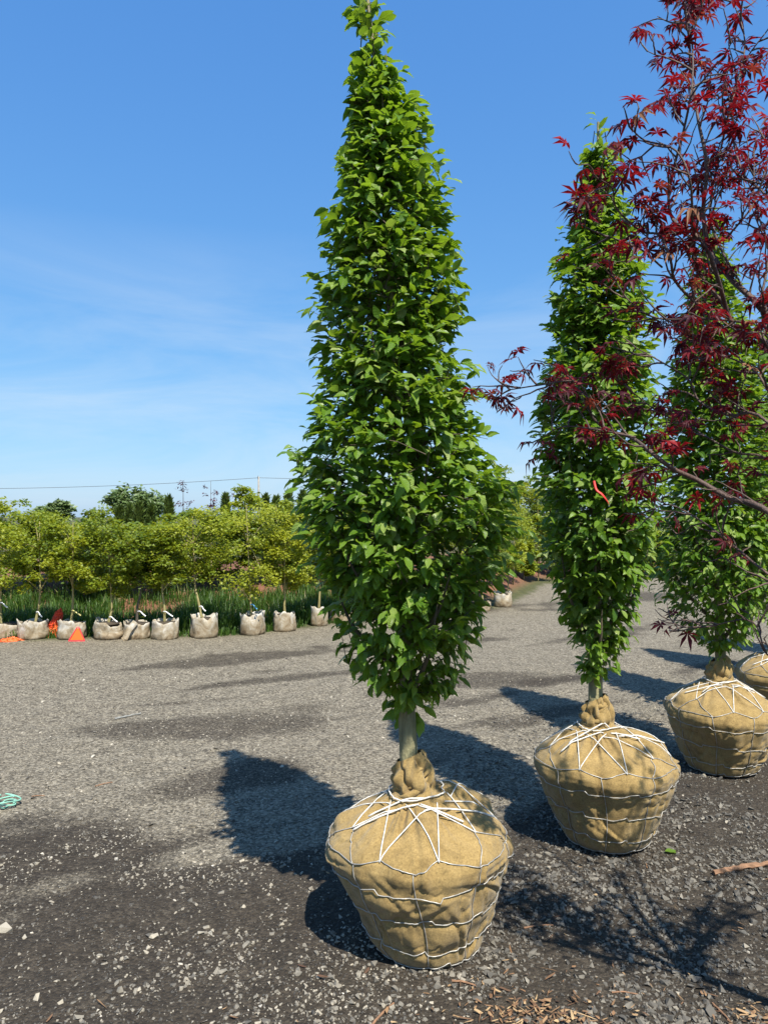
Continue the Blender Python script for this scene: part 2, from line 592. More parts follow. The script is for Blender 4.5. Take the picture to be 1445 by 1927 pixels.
def ground_material():
    m, n, l, b, out = new_mat('gravel_ground')
    geo = n.new('ShaderNodeNewGeometry')
    a = attr(n)
    sp = n.new('ShaderNodeSeparateXYZ')
    l.new(a.outputs['Vector'], sp.inputs[0])
    pos = geo.outputs['Position']
    big = noise(n, l, 1.2, 6, 0.6, pos)
    mid = noise(n, l, 9, 6, 0.65, pos)
    fine = noise(n, l, 85, 5, 0.7, pos)
    vor = n.new('ShaderNodeTexVoronoi')
    vor.inputs['Scale'].default_value = 75
    vor.inputs['Randomness'].default_value = 1.0
    l.new(pos, vor.inputs['Vector'])
    vsep = n.new('ShaderNodeSeparateColor')
    l.new(vor.outputs['Color'], vsep.inputs[0])
    vor2 = n.new('ShaderNodeTexVoronoi')
    vor2.inputs['Scale'].default_value = 32
    l.new(pos, vor2.inputs['Vector'])
    v2 = n.new('ShaderNodeSeparateColor')
    l.new(vor2.outputs['Color'], v2.inputs[0])
    # pale: mix of chip colours
    pale_f = math_n(n, l, 'ADD', math_n(n, l, 'MULTIPLY', vsep.outputs[0], 0.42), math_n(n, l, 'ADD', math_n(n, l, 'MULTIPLY', fine.outputs[0], 0.35), math_n(n, l, 'MULTIPLY', mid.outputs[0], 0.3)))
    pale = ramp(n, [(0.28, (0.062, 0.053, 0.040)), (0.50, (0.165, 0.142, 0.105)), (0.68, (0.27, 0.235, 0.175)), (0.88, (0.43, 0.385, 0.30))])
    l.new(pale_f, pale.inputs[0])
    dark_f = math_n(n, l, 'ADD', math_n(n, l, 'MULTIPLY', vsep.outputs[0], 0.22), math_n(n, l, 'ADD', math_n(n, l, 'MULTIPLY', fine.outputs[0], 0.5), math_n(n, l, 'MULTIPLY', mid.outputs[0], 0.35)))
    dark = ramp(n, [(0.3, (0.020, 0.016, 0.012)), (0.55, (0.050, 0.040, 0.029)), (0.8, (0.12, 0.099, 0.073))])
    l.new(dark_f, dark.inputs[0])
    f = n.new('ShaderNodeMapRange')
    f.inputs['From Min'].default_value = 0.3
    f.inputs['From Max'].default_value = 0.75
    l.new(math_n(n, l, 'ADD', sp.outputs['X'], math_n(n, l, 'MULTIPLY', math_n(n, l, 'SUBTRACT', fine.outputs[0], 0.5), 0.9)), f.inputs['Value'])
    m1 = n.new('ShaderNodeMix')
    m1.data_type = 'RGBA'
    l.new(f.outputs[0], m1.inputs['Factor'])
    l.new(dark.outputs[0], m1.inputs['A'])
    l.new(pale.outputs[0], m1.inputs['B'])
    soil = ramp(n, [(0.3, (0.045, 0.05, 0.02)), (0.7, (0.12, 0.12, 0.05))])
    l.new(mid.outputs[0], soil.inputs[0])
    m2 = n.new('ShaderNodeMix')
    m2.data_type = 'RGBA'
    l.new(sp.outputs['Y'], m2.inputs['Factor'])
    l.new(m1.outputs['Result'], m2.inputs['A'])
    l.new(soil.outputs[0], m2.inputs['B'])
    mulch = ramp(n, [(0.3, (0.07, 0.03, 0.018)), (0.5, (0.19, 0.085, 0.05)), (0.75, (0.36, 0.20, 0.13))])
    l.new(fine.outputs[0], mulch.inputs[0])
    m3 = n.new('ShaderNodeMix')
    m3.data_type = 'RGBA'
    l.new(sp.outputs['Z'], m3.inputs['Factor'])
    l.new(m2.outputs['Result'], m3.inputs['A'])
    l.new(mulch.outputs[0], m3.inputs['B'])
    l.new(m3.outputs['Result'], b.inputs['Base Color'])
    b.inputs['Roughness'].default_value = 0.92
    b.inputs['Specular IOR Level'].default_value = 0.25
    h = math_n(n, l, 'ADD', math_n(n, l, 'MULTIPLY', vor.outputs['Distance'], -0.8), math_n(n, l, 'ADD', math_n(n, l, 'MULTIPLY', fine.outputs[0], 1.3), math_n(n, l, 'MULTIPLY', vsep.outputs[1], 0.3)))
    bp = n.new('ShaderNodeBump')
    bp.inputs['Strength'].default_value = 0.9
    bp.inputs['Distance'].default_value = 0.010
    l.new(h, bp.inputs['Height'])
    l.new(bp.outputs[0], b.inputs['Normal'])
    return m

M['ground'] = ground_material()
ground = link('ground', make_mesh('ground', np.stack([fx, fy, gz], 1), grid_faces(len(gx), len(gy)), M['ground'], gA, True))
tag(ground, 'dark grey crushed stone yard with paler dusty wheel tracks', None, None, 'structure')

# ---- stones
def hull_template(seed, npt=8, flat=0.55):
    r = rngs(seed)
    P = norm(r.normal(size=(npt, 3))) * r.uniform(0.75, 1.0, (npt, 1))
    P *= np.array([1.0, r.uniform(0.6, 0.9), flat * r.uniform(0.8, 1.2)])
    bm = bmesh.new()
    for p in P:
        bm.verts.new(p)
    res = bmesh.ops.convex_hull(bm, input=bm.verts)
    for v in [v for v in bm.verts if not v.link_faces]:
        bm.verts.remove(v)
    bmesh.ops.triangulate(bm, faces=bm.faces)
    bm.verts.index_update()
    V = np.array([v.co[:] for v in bm.verts])
    Fc = np.array([[v.index for v in f.verts] for f in bm.faces])
    bm.free()
    return V * 0.5, Fc, np.zeros((len(V), 2))

STONES = [hull_template(100 + i) for i in range(12)]
r = rngs(7)

def visible(x, y, marg=0.5):
    return (np.abs(x) < y * 0.53 + marg)

def stone_batch(n, y0, y1, pw):
    y = y0 + (y1 - y0) * r.random(n) ** pw
    x = (r.random(n) * 2 - 1) * (y * 0.54 + 0.4)
    return x, y

SP, SS, ST = [], [], []
# angular grey stone in the loose zones and beige stones on the dark soil
x, y = stone_batch(70000, 2.05, 6.2, 1.3)
d = dust_mask(x, y)
p3 = np.stack([x, y, x * 0], 1)
clump = fbm(p3 * 3.1, 77, 3)
right = sstep(0.05, 0.55, x - 0.12 * (y - 2.2) + (clump - 0.5) * 0.8)
keep_left = (r.random(len(x)) < (1 - right) * (1 - d) * np.clip((clump - 0.40) * 4.2, 0.06, 1.0) * 0.55)
keep_right = (r.random(len(x)) < right * np.clip((clump - 0.28) * 4, 0.15, 1)) & (r.random(len(x)) < 1 - 0.6 * sstep(4.0, 6.0, y))
size = np.exp(r.normal(-4.42, 0.50, len(x)))
kl, kr = np.where(keep_left)[0], np.where(keep_right & ~keep_left)[0]
SP.append(np.stack([x[kl], y[kl]], 1)); SS.append(np.clip(size[kl] * 1.05, .004, .042)); ST.append(np.clip(r.normal(0.64, 0.13, len(kl)), 0.3, 1))
SP.append(np.stack([x[kr], y[kr]], 1)); SS.append(np.clip(size[kr] * 1.3, .006, .05)); ST.append(np.clip(r.normal(0.42, 0.11, len(kr)), 0.05, 0.9))
# chips pressed in the pale dusty surface
x, y = stone_batch(37000, 2.2, 8.0, 1.15)
d = dust_mask(x, y)
k = np.where(r.random(len(x)) < 0.15 + 0.85 * d)[0]
SP.append(np.stack([x[k], y[k]], 1)); SS.append(np.clip(np.exp(r.normal(-4.42, 0.42, len(k))), .005, .042)); ST.append(np.clip(r.normal(0.60, 0.15, len(k)), 0.15, 0.92))
# dark crumbs of soil and small stone
x, y = stone_batch(18000, 2.05, 4.6, 1.2)
k = np.where(r.random(len(x)) < 1 - dust_mask(x, y))[0]
SP.append(np.stack([x[k], y[k]], 1)); SS.append(np.clip(np.exp(r.normal(-4.7, 0.4, len(k))), .004, .03)); ST.append(np.clip(r.normal(0.22, 0.12, len(k)), 0.0, 0.6))
SP, SS, ST = np.concatenate(SP), np.concatenate(SS), np.concatenate(ST)
SZ = ground_z(SP[:, 0], SP[:, 1])
ang = r.random(len(SP)) * 2 * math.pi
tilt = r.normal(0, 0.25, (len(SP), 2))
dvec = np.stack([np.cos(ang), np.sin(ang), tilt[:, 0]], 1)
uvec = np.stack([tilt[:, 1], tilt[:, 0], np.ones(len(SP))], 1)
SR = frames(dvec, uvec)
# named large stones seen in the photograph
NAMED = [(12, 1745, .085, .92), (290, 1757, .04, .95), (47, 1762, .035, .9), (1282, 1688, .05, .6), (1254, 1673, .035, .55), (70, 1880, .05, .9), (455, 1617, .03, .9), (366, 1614, .03, .9), (1215, 1748, .05, .5), (1262, 1890, .06, .35), (1335, 1905, .07, .4), (850, 1835, .04, .6), (838, 1832, .03, .65), (1265, 1585, .035, .6), (1175, 1770, .035, .65), (1046, 1668, .055, .45)]
proj = SS / SP[:, 1]
big = np.argsort(-proj)[:300 - len(NAMED)]
mask = np.ones(len(SP), bool)
mask[big] = False
mb = MB()
pos3 = np.stack([SP[:, 0], SP[:, 1], SZ + SS * 0.08], 1)
scatter(mb, STONES, pos3[mask], SR[mask], SS[mask], ST[mask])
gravel = mb.build('gravel', M['stone'])
tag(gravel, 'loose crushed grey and beige stone chips strewn over the yard', 'gravel', None, 'stuff')
stone_me = []
for k, (V, Fc, U) in enumerate(STONES):
    for t in (0.35, 0.5, 0.65, 0.85):
        A = np.zeros((len(V), 3)); A[:, 2] = t
        stone_me.append((t, make_mesh('stone', V, Fc, M['stone'], A)))
def place_stone(x, y, z, s, t, Rm, k):
    cand = [m for (tt, m) in stone_me if abs(tt - t) == min(abs(tt2 - t) for tt2 in (0.35, 0.5, 0.65, 0.85))]
    o = link('stone', cand[k % len(cand)], ground)
    m4 = Matrix([list(row) + [0] for row in (Rm * s)] + [[0, 0, 0, 1]])
    o.matrix_basis = Matrix.Translation((x, y, z)) @ m4
for i in big:
    place_stone(SP[i, 0], SP[i, 1], SZ[i] + SS[i] * 0.08, SS[i], ST[i], SR[i], int(i))
for i, (ix, iy, s, t) in enumerate(NAMED):
    g = ground_px(ix, iy)
    z = ground_z(g[:1], g[1:])[0]
    place_stone(g[0], g[1], z + s * 0.1, s, t, SR[i], i)

# ------------------------------------------------------------------ leaves
def hornbeam_leaf(curl, fold, seed, lite=False):
    t = np.array([0, .1, .24, .4, .57, .75, .89, 1.0])
    w = np.array([0, .11, .205, .25, .24, .165, .065, 0])
    if lite:
        t, w = np.array([0, .18, .42, .74, 1.0]), np.array([0, .18, .25, .17, 0])
    r = rngs(seed)
    mid = np.stack([t, 0.02 * np.sin(t * 3 + r.random() * 6), curl * (-(t - 0.1) ** 2 * 0.55) + 0.02], 1)
    V, U = [], []
    for i in range(len(t)):
        V.append(mid[i]); U.append((t[i], 0))
    L, Rr = {}, {}
    for i in range(1, len(t) - 1):
        pl = 0.018 * (1 if i % 2 else -1)
        for sgn, D in ((1, L), (-1, Rr)):
            D[i] = len(V)
            z = mid[i][2] + w[i] * fold + pl + r.normal(0, 0.015)
            V.append((t[i] + 0.035, sgn * w[i] * (1 + r.normal(0, 0.04)), z)); U.append((t[i] + 0.035, sgn * w[i]))
    Fc = []
    for D, flip in ((L, False), (Rr, True)):
        for i in range(len(t) - 1):
            a, b2 = i, i + 1
            e0, e1 = D.get(i), D.get(i + 1)
            tri = []
            if e0 is None and e1 is not None:
                tri = [(a, b2, e1)]
            elif e1 is None and e0 is not None:
                tri = [(a, b2, e0)]
            else:
                tri = [(a, b2, e1), (a, e1, e0)]
            for q in tri:
                Fc.append(q[::-1] if flip else q)
    # short stalk
    n0 = len(V)
    V += [(-0.16, 0.008, 0.03), (-0.16, -0.008, 0.03)]
    U += [(0, 0), (0, 0)]
    Fc.append((n0, n0 + 1, 0))
    return np.array(V, float), np.array(Fc), np.array(U, float)

HLEAF = [hornbeam_leaf(c, f, i) for i, (c, f) in enumerate([(0.5, 0.25), (0.9, 0.1), (0.25, 0.45), (1.2, 0.3), (0.7, -0.1)])]
HLITE = [hornbeam_leaf(c, f, i, True) for i, (c, f) in enumerate([(0.5, 0.25), (0.9, 0.1), (0.25, 0.45), (1.2, 0.3), (0.7, -0.1)])]
HL_TINTS = (0.15, 0.4, 0.6, 0.85)
HL_MESH = []
for V, Fc, U in HLEAF:
    for t in HL_TINTS:
        A = np.concatenate([U, np.full((len(V), 1), t)], 1)
        HL_MESH.append(make_mesh('leaf', V, Fc, M['hornbeam'], A, True))

def maple_leaf(seed):
    r = rngs(seed)
    angs = np.array([-2.25, -1.45, -0.72, 0, 0.72, 1.45, 2.25])
    lens = np.array([.45, .78, .95, 1.05, .95, .78, .45])
    V, U, Fc = [(0, 0, 0)], [(0, 0)], []
    droop = r.uniform(0.1, 0.9)
    for k, (a, Ln) in enumerate(zip(angs, lens)):
        a = a + r.normal(0, 0.07)
        Ln = Ln * r.uniform(0.85, 1.1) * 0.62
        c, s = math.cos(a), math.sin(a)
        wd = 0.070 * (0.8 + Ln * 0.5)
        n0 = len(V)
        twist = r.normal(0, 0.03)
        def P(u, v, z):
            V.append((c * u - s * v, s * u + c * v, z)); U.append((u, v))
        P(Ln * 0.18, 0.035, -0.01); P(Ln * 0.18, -0.035, -0.01)
        P(Ln * 0.55, wd, -droop * (Ln * .55) ** 2 + 0.02 + twist)
        P(Ln * 0.52, 0, -droop * (Ln * .5) ** 2 - 0.015)
        P(Ln * 0.55, -wd, -droop * (Ln * .55) ** 2 + 0.02 - twist)
        P(Ln, 0, -droop * Ln ** 2 * 1.6)
        Fc += [(0, n0 + 3, n0), (n0, n0 + 3, n0 + 2), (n0 + 2, n0 + 3, n0 + 5), (0, n0 + 1, n0 + 3), (n0 + 1, n0 + 4, n0 + 3), (n0 + 4, n0 + 5, n0 + 3)]
    n0 = len(V)
    V += [(-0.38, 0.006, 0.10), (-0.38, -0.006, 0.10)]
    U += [(0, 0)] * 2
    Fc.append((n0, n0 + 1, 0))
    return np.array(V, float), np.array(Fc), np.array(U, float)

MLEAF = [maple_leaf(40 + i) for i in range(6)]
ML_TINTS = (0.1, 0.35, 0.55, 0.75, 0.9, 0.98)
ML_MESH = []
for V, Fc, U in MLEAF:
    for t in ML_TINTS:
        ML_MESH.append(make_mesh('leaf', V, Fc, M['maple_red'], np.concatenate([U, np.full((len(V), 1), t)], 1), False))

def leaf_objects(tree, meshes, tints, ntemp, base, pos, Rm, scl, tint, seed):
    rr = rngs(seed)
    for i in range(len(pos)):
        ti = int(np.argmin(np.abs(np.array(tints) - tint[i])))
        me = meshes[int(rr.integers(ntemp)) * len(tints) + ti]
        o = link('leaf', me, tree)
        p = pos[i] - base
        s = Rm[i] * scl[i]
        o.matrix_basis = Matrix(((s[0, 0], s[0, 1], s[0, 2], p[0]), (s[1, 0], s[1, 1], s[1, 2], p[1]), (s[2, 0], s[2, 1], s[2, 2], p[2]), (0, 0, 0, 1)))

# ------------------------------------------------------------------ burlapped root ball
PR = np.array([(.150, -.01), (.185, .0), (.205, .02), (.232, .08), (.268, .17), (.298, .25), (.317, .305), (.327, .345), (.324, .368), (.311, .392), (.285, .420), (.242, .449), (.194, .476), (.146, .501), (.106, .522), (.078, .540), (.064, .555), (.068, .578), (.064, .605), (.052, .645), (.044, .668)])
RINGS = (.305, .19, .075)
N_WIRE = 9

class Ball:
    def __init__(s, seed, cx, cy, lean, theta0, ridge, scale=1.0, nu=210, nv=150):
        s.seed, s.cx, s.cy, s.lean, s.th0, s.ridge, s.k = seed, cx, cy, lean, theta0, ridge, scale
        s.nu, s.nv = nu, nv
    def prof_r(s, h):
        return np.interp(h, PR[:, 1], PR[:, 0])
    def surf(s, th, h, off=0.0):
        th, h = np.asarray(th, float), np.asarray(h, float)
        r0 = s.prof_r(h)
        c = np.stack([np.sin(th), np.cos(th), np.zeros_like(th)], 1)
        q = c * 1.0
        q[:, 2] = h * 5
        low = (fbm(q * 1.4 + s.seed * 3.1, s.seed, 3) - 0.5) * 0.065
        q2 = c * 6.0
        q2[:, 2] = h * 7 + np.sin(th * 2 + s.seed) * .8
        mid = (fbm(q2 + s.seed, s.seed + 5, 3) - 0.5) * 0.030
        # ridged creases
        q3 = c * 3.4
        q3[:, 2] = h * 9
        cre = -np.exp(-((fbm(q3 + 7.7 * s.seed, s.seed + 9, 3) - 0.5) / 0.022) ** 2) * 0.005
        body = 1 - sstep(.50, .54, h)
        d = (low * 0.9 + mid * 0.8 + cre + s.creases(th, h)) * (0.25 + 0.75 * sstep(0, .07, h)) * body
        for hk in RINGS:
            d = d - 0.0065 * np.exp(-((h - hk) / .016) ** 2) * (0.25 + 1.1 * vnoise(c * 2.6 + hk * 50, s.seed + 3))
        dk = (th - s.th0) % (2 * math.pi / N_WIRE)
        dk = np.minimum(dk, 2 * math.pi / N_WIRE - dk)
        d = d - 0.006 * np.exp(-(dk / .05) ** 2) * (1 - sstep(.36, .40, h))
        # gathers running up to the neck
        g = sstep(.40, .50, h)
        n1 = fbm(c * 2.0 + s.seed, s.seed + 20, 2)
        d = d + g * body * 0.020 * np.sin(9 * th + 14 * n1) * (0.4 + 0.6 * n1)
        d = d + g * body * 0.011 * np.sin(23 * th + 20 * n1 + 30 * h)
        # loose heavy folds of cloth lying on the shoulder
        z = np.zeros_like(h)
        for (a, hw, amp, h0, h1) in s.ridge:
            dth = (th - a + math.pi) % (2 * math.pi) - math.pi
            e = np.exp(-(dth / hw) ** 2)
            up = sstep(h0, h0 + .04, h) * (1 - sstep(h1 - .03, h1 + .02, h))
            z = z + amp * e * up
            d = d + amp * 0.55 * e * up
        # twisted neck
        nk = sstep(.535, .56, h)
        d = d + nk * (1 - sstep(.64, .67, h) * .7) * (0.020 * np.abs(np.sin(2.5 * th + 26 * h + 3 * n1)) + 0.007 * np.sin(8 * th - 60 * h + 5 * n1) - .006)
        rr = np.maximum(r0 + d, 0.040) + off * np.where(h > .46, 0.45, 1.0)
        zz = h + z + nk * 0.022 * np.sin(th + 0.3) * sstep(.55, .66, h) + off * np.where(h > .40, sstep(.40, .5, h), 0.0)
        lx = np.interp(h, s.lean[0], s.lean[1])
        return np.stack([s.cx + lx + s.k * rr * np.sin(th), s.cy - s.k * rr * np.cos(th), s.k * zz], 1)
    def creases(s, th, h):
        """pulled folds of the cloth: short slanting valleys with a raised lip"""
        r_ = rngs(s.seed * 13 + 1)
        d = np.zeros_like(h)
        for _ in range(34):
            a, h0 = r_.uniform(-math.pi, math.pi), r_.uniform(.03, .40)
            sl, ln, dep, wd = r_.normal(0, .9), r_.uniform(.05, .14), r_.uniform(.003, .009), r_.uniform(.007, .016)
            dx = ((th - a + math.pi) % (2 * math.pi) - math.pi) * .3
            dz = h - h0
            cs, sn = math.cos(sl), math.sin(sl)
            u, v = dx * sn + dz * cs, dx * cs - dz * sn + 1.2 * (dx * sn + dz * cs) ** 2
            e = np.exp(-(u / ln) ** 2)
            d = d + dep * e * (np.exp(-((v - wd * 1.1) / wd) ** 2) - np.exp(-((v + wd * .3) / (wd * .7)) ** 2))
        return d
    def h_of_r(s, r):
        """height on the upper dome for a plan radius"""
        i0 = int(np.argmax(PR[:, 0]))
        seg = PR[i0:17]
        return np.interp(r, seg[::-1, 0], seg[::-1, 1])

def root_ball(tree, base, B, seed):
    rr = rngs(seed)
    # burlap
    seg = np.r_[0, np.cumsum(np.hypot(np.diff(PR[:, 0]), np.diff(PR[:, 1])))]
    hs_ = np.interp(np.linspace(0, seg[-1], B.nv), seg, PR[:, 1])
    th = np.linspace(-math.pi, math.pi, B.nu, endpoint=False)
    TH, HH = np.meshgrid(th, hs_)
    V = B.surf(TH.ravel(), HH.ravel()) - base
    arc = np.interp(np.linspace(0, seg[-1], B.nv), seg, seg)
    A = np.stack([TH.ravel() * 0.30, np.repeat(arc, B.nu), np.zeros(V.shape[0])], 1)
    link('burlap_wrap', make_mesh('burlap_wrap', V, grid_faces(B.nu, B.nv, True), M['burlap'], A, True), tree)
    # tucked band twisted round the neck
    mb = MB()
    for k in range(4):
        t = np.linspace(0, 2 * math.pi * rr.uniform(.75, 1.1), 46)
        a0 = rr.random() * 6
        hh = .565 + .022 * k + 0.030 * np.sin(t + a0) + .01 * np.sin(2 * t)
        rad = .068 - .007 * k + 0.006 * np.sin(2 * t + a0)
        lx = np.interp(hh, B.lean[0], B.lean[1])
        P = np.stack([B.cx + lx + B.k * rad * np.sin(t + a0), B.cy - B.k * rad * np.cos(t + a0), B.k * hh], 1) - base
        rd = B.k * (0.0095 + 0.0035 * np.sin(3 * t + k)) * np.clip(np.minimum(t, t[-1] - t) / 0.8 + 0.25, 0.25, 1)
        Vt, Ft = tube(P, rd, 12)
        q = Vt * 60
        Vt = Vt + (np.stack([fbm(q, seed + j, 2) for j in range(3)], 1) - 0.5) * 0.008
        mb.add(Vt, Ft)
    mb.build('burlap_knot', M['burlap'], tree, True)
    WR = 0.0019
    ths = B.th0 + np.arange(N_WIRE) * 2 * math.pi / N_WIRE
    # horizontal wires with tensioning crimps
    for hk in RINGS + (.006,):
        t = np.linspace(-math.pi, math.pi, 181)
        h = np.full_like(t, hk) + 0.006 * np.sin(t * 2 + rr.random() * 6)
        for a in np.arange(-math.pi, math.pi, 2 * math.pi / N_WIRE) + rr.uniform(0, .5):
            dd = t - a
            h = h + np.where((dd > 0) & (dd < .22), 0.016 * np.clip(dd / .18, 0, 1), 0) * (1 if rr.random() < .8 else -1)
        P = B.surf(t, np.maximum(h, .004), 0.004) - base
        mb = MB(); mb.add(*tube(P, WR, 5, False)); mb.build('basket_ring', M['wire'], tree, True)
    # upright wires
    for a in ths:
        h = np.linspace(.004, .383, 40)
        P = B.surf(a + 0.03 * np.sin(h * 14 + a * 3), h, 0.003) - base
        mb = MB(); mb.add(*tube(P, WR, 5)); mb.build('basket_wire', M['wire'], tree, True)
    # shoulder wire: peaks between the uprights where the rope is hooked
    mb = MB()
    peaks = []
    dt = 2 * math.pi / N_WIRE
    for k, a in enumerate(ths):
        hp = (.408, .448)[k % 2] + rr.normal(0, .005)
        am = a + dt * (0.45 + rr.normal(0, .06))
        peaks.append((am, hp))
        u = np.linspace(0, 1, 13)
        up = np.concatenate([np.stack([a + (am - a) * u, .383 + (hp - .383) * u ** (0.8 if k % 2 else 1.0)], 1),
                             np.stack([am + (a + dt - am) * u, hp + (.383 - hp) * u ** (1.3 if k % 2 else 1.0)], 1)])
        mb.add(*tube(B.surf(up[:, 0], up[:, 1], 0.004) - base, WR, 5))
        if k % 2:
            u = np.linspace(0, 1, 16)
            mb.add(*tube(B.surf(a + dt * u, .383 + .004 * np.sin(u * 3.14), 0.004) - base, WR, 5))
    mb.build('basket_shoulder_wire', M['wire'], tree, True)
    # white lacing rope
    mb = MB()
    def lace(pa, pb, rad, n=17, lift=.007):
        u = np.linspace(0, 1, n)[:, None]
        q = pa * (1 - u) + pb * u
        rad_ = np.hypot(q[:, 0], q[:, 1])
        tq = np.arctan2(q[:, 0], -q[:, 1])
        P = B.surf(tq, B.h_of_r(rad_), lift) - base
        ends = P[[0, -1]].copy()
        hg = np.linspace(.34, .56, 44)
        for i in range(n):          # true height of the cloth under each point of the straight run
            Sg = B.surf(np.full(44, tq[i]), hg, 0.0) - base
            lx = np.interp(hg, B.lean[0], B.lean[1])
            cxy = np.stack([B.cx - base[0] + lx, np.full(44, B.cy - base[1])], 1)
            xy = ends[0, :2] * (1 - u[i]) + ends[1, :2] * u[i]
            ok = np.hypot(*(Sg[:, :2] - cxy).T) >= np.hypot(*(xy - cxy).T) - .002
            if ok.any():
                P[i, 2] = max(Sg[ok, 2].max() + lift * .6, min(ends[0, 2], ends[1, 2]))
        # a taut rope runs straight in plan and bridges the hollows between the folds
        P[:, :2] = P[0, :2] * (1 - u) + P[-1, :2] * u
        hull = [0]
        for i in range(1, n):
            while len(hull) > 1:
                a_, b_ = hull[-2], hull[-1]
                if (P[b_, 2] - P[a_, 2]) * (i - a_) <= (P[i, 2] - P[a_, 2]) * (b_ - a_):
                    hull.pop()
                else:
                    break
            hull.append(i)
        P[:, 2] = np.interp(np.arange(n), hull, P[hull, 2])
        mb.add(*tube(P, rad, 6))
    def pol(a, r_):
        return np.array([math.sin(a) * r_, -math.cos(a) * r_])
    def r_of_h(h):
        i0 = int(np.argmax(PR[:, 0]))
        return float(np.interp(h, PR[i0:17, 1], PR[i0:17, 0]))
    for k, (am, hp) in enumerate(peaks):
        pk = pol(am, r_of_h(hp) + .004)
        a2 = am + rr.uniform(.5, .9)
        a3 = am - rr.uniform(.5, .9)
        lace(pk, pol(a2, .095 + rr.uniform(0, .03)), .0023)
        lace(pk, pol(a3, .095 + rr.uniform(0, .03)), .0023)
    # ring of rope round the neck and knotted ends
    t = np.linspace(-math.pi, math.pi, 50)
    P = B.surf(t, np.full_like(t, .530) + .004 * np.sin(3 * t), 0.010) - base
    mb.add(*tube(P, .003, 6, False))
    for (a, ra, b2, rb) in ((-.9, .20, .35, .08), (-1.15, .25, -.1, .10), (.1, .10, .95, .20), (1.3, .26, .2, .12)):
        a += rr.normal(0, .12); b2 += rr.normal(0, .12)
        lace(pol(a, ra), pol(b2, rb), .0032, lift=.012)
    mb.build('lacing_rope', M['rope'], tree, True)

# ------------------------------------------------------------------ hornbeams
def trunk_mesh(tree, base, axis_f, z0, z1, r0, r1, mat, seed, nseg=60, flute=0.09):
    z = np.linspace(z0, z1, nseg)
    C = axis_f(z)
    n = 16
    th = np.linspace(0, 2 * math.pi, n, endpoint=False)
    rad = r1 + (r0 - r1) * (1 - (z - z0) / (z1 - z0)) ** 1.1
    TH, ZZ = np.meshgrid(th, z)
    RR = rad[:, None] * (1 + flute * np.sin(3 * TH + 1.5 * ZZ + seed) + 0.05 * np.sin(5 * TH - 3 * ZZ) + 0.10 * (vnoise(np.stack([np.cos(TH).ravel() * 1.5, np.sin(TH).ravel() * 1.5, ZZ.ravel() * 6], 1), seed).reshape(TH.shape) - .5))
    V = np.stack([(C[:, 0:1] + RR * np.cos(TH)).ravel(), (C[:, 1:2] + RR * np.sin(TH)).ravel(), ZZ.ravel()], 1) - base
    return link('trunk', make_mesh('trunk', V, grid_faces(n, nseg, True), mat, None, True), tree)

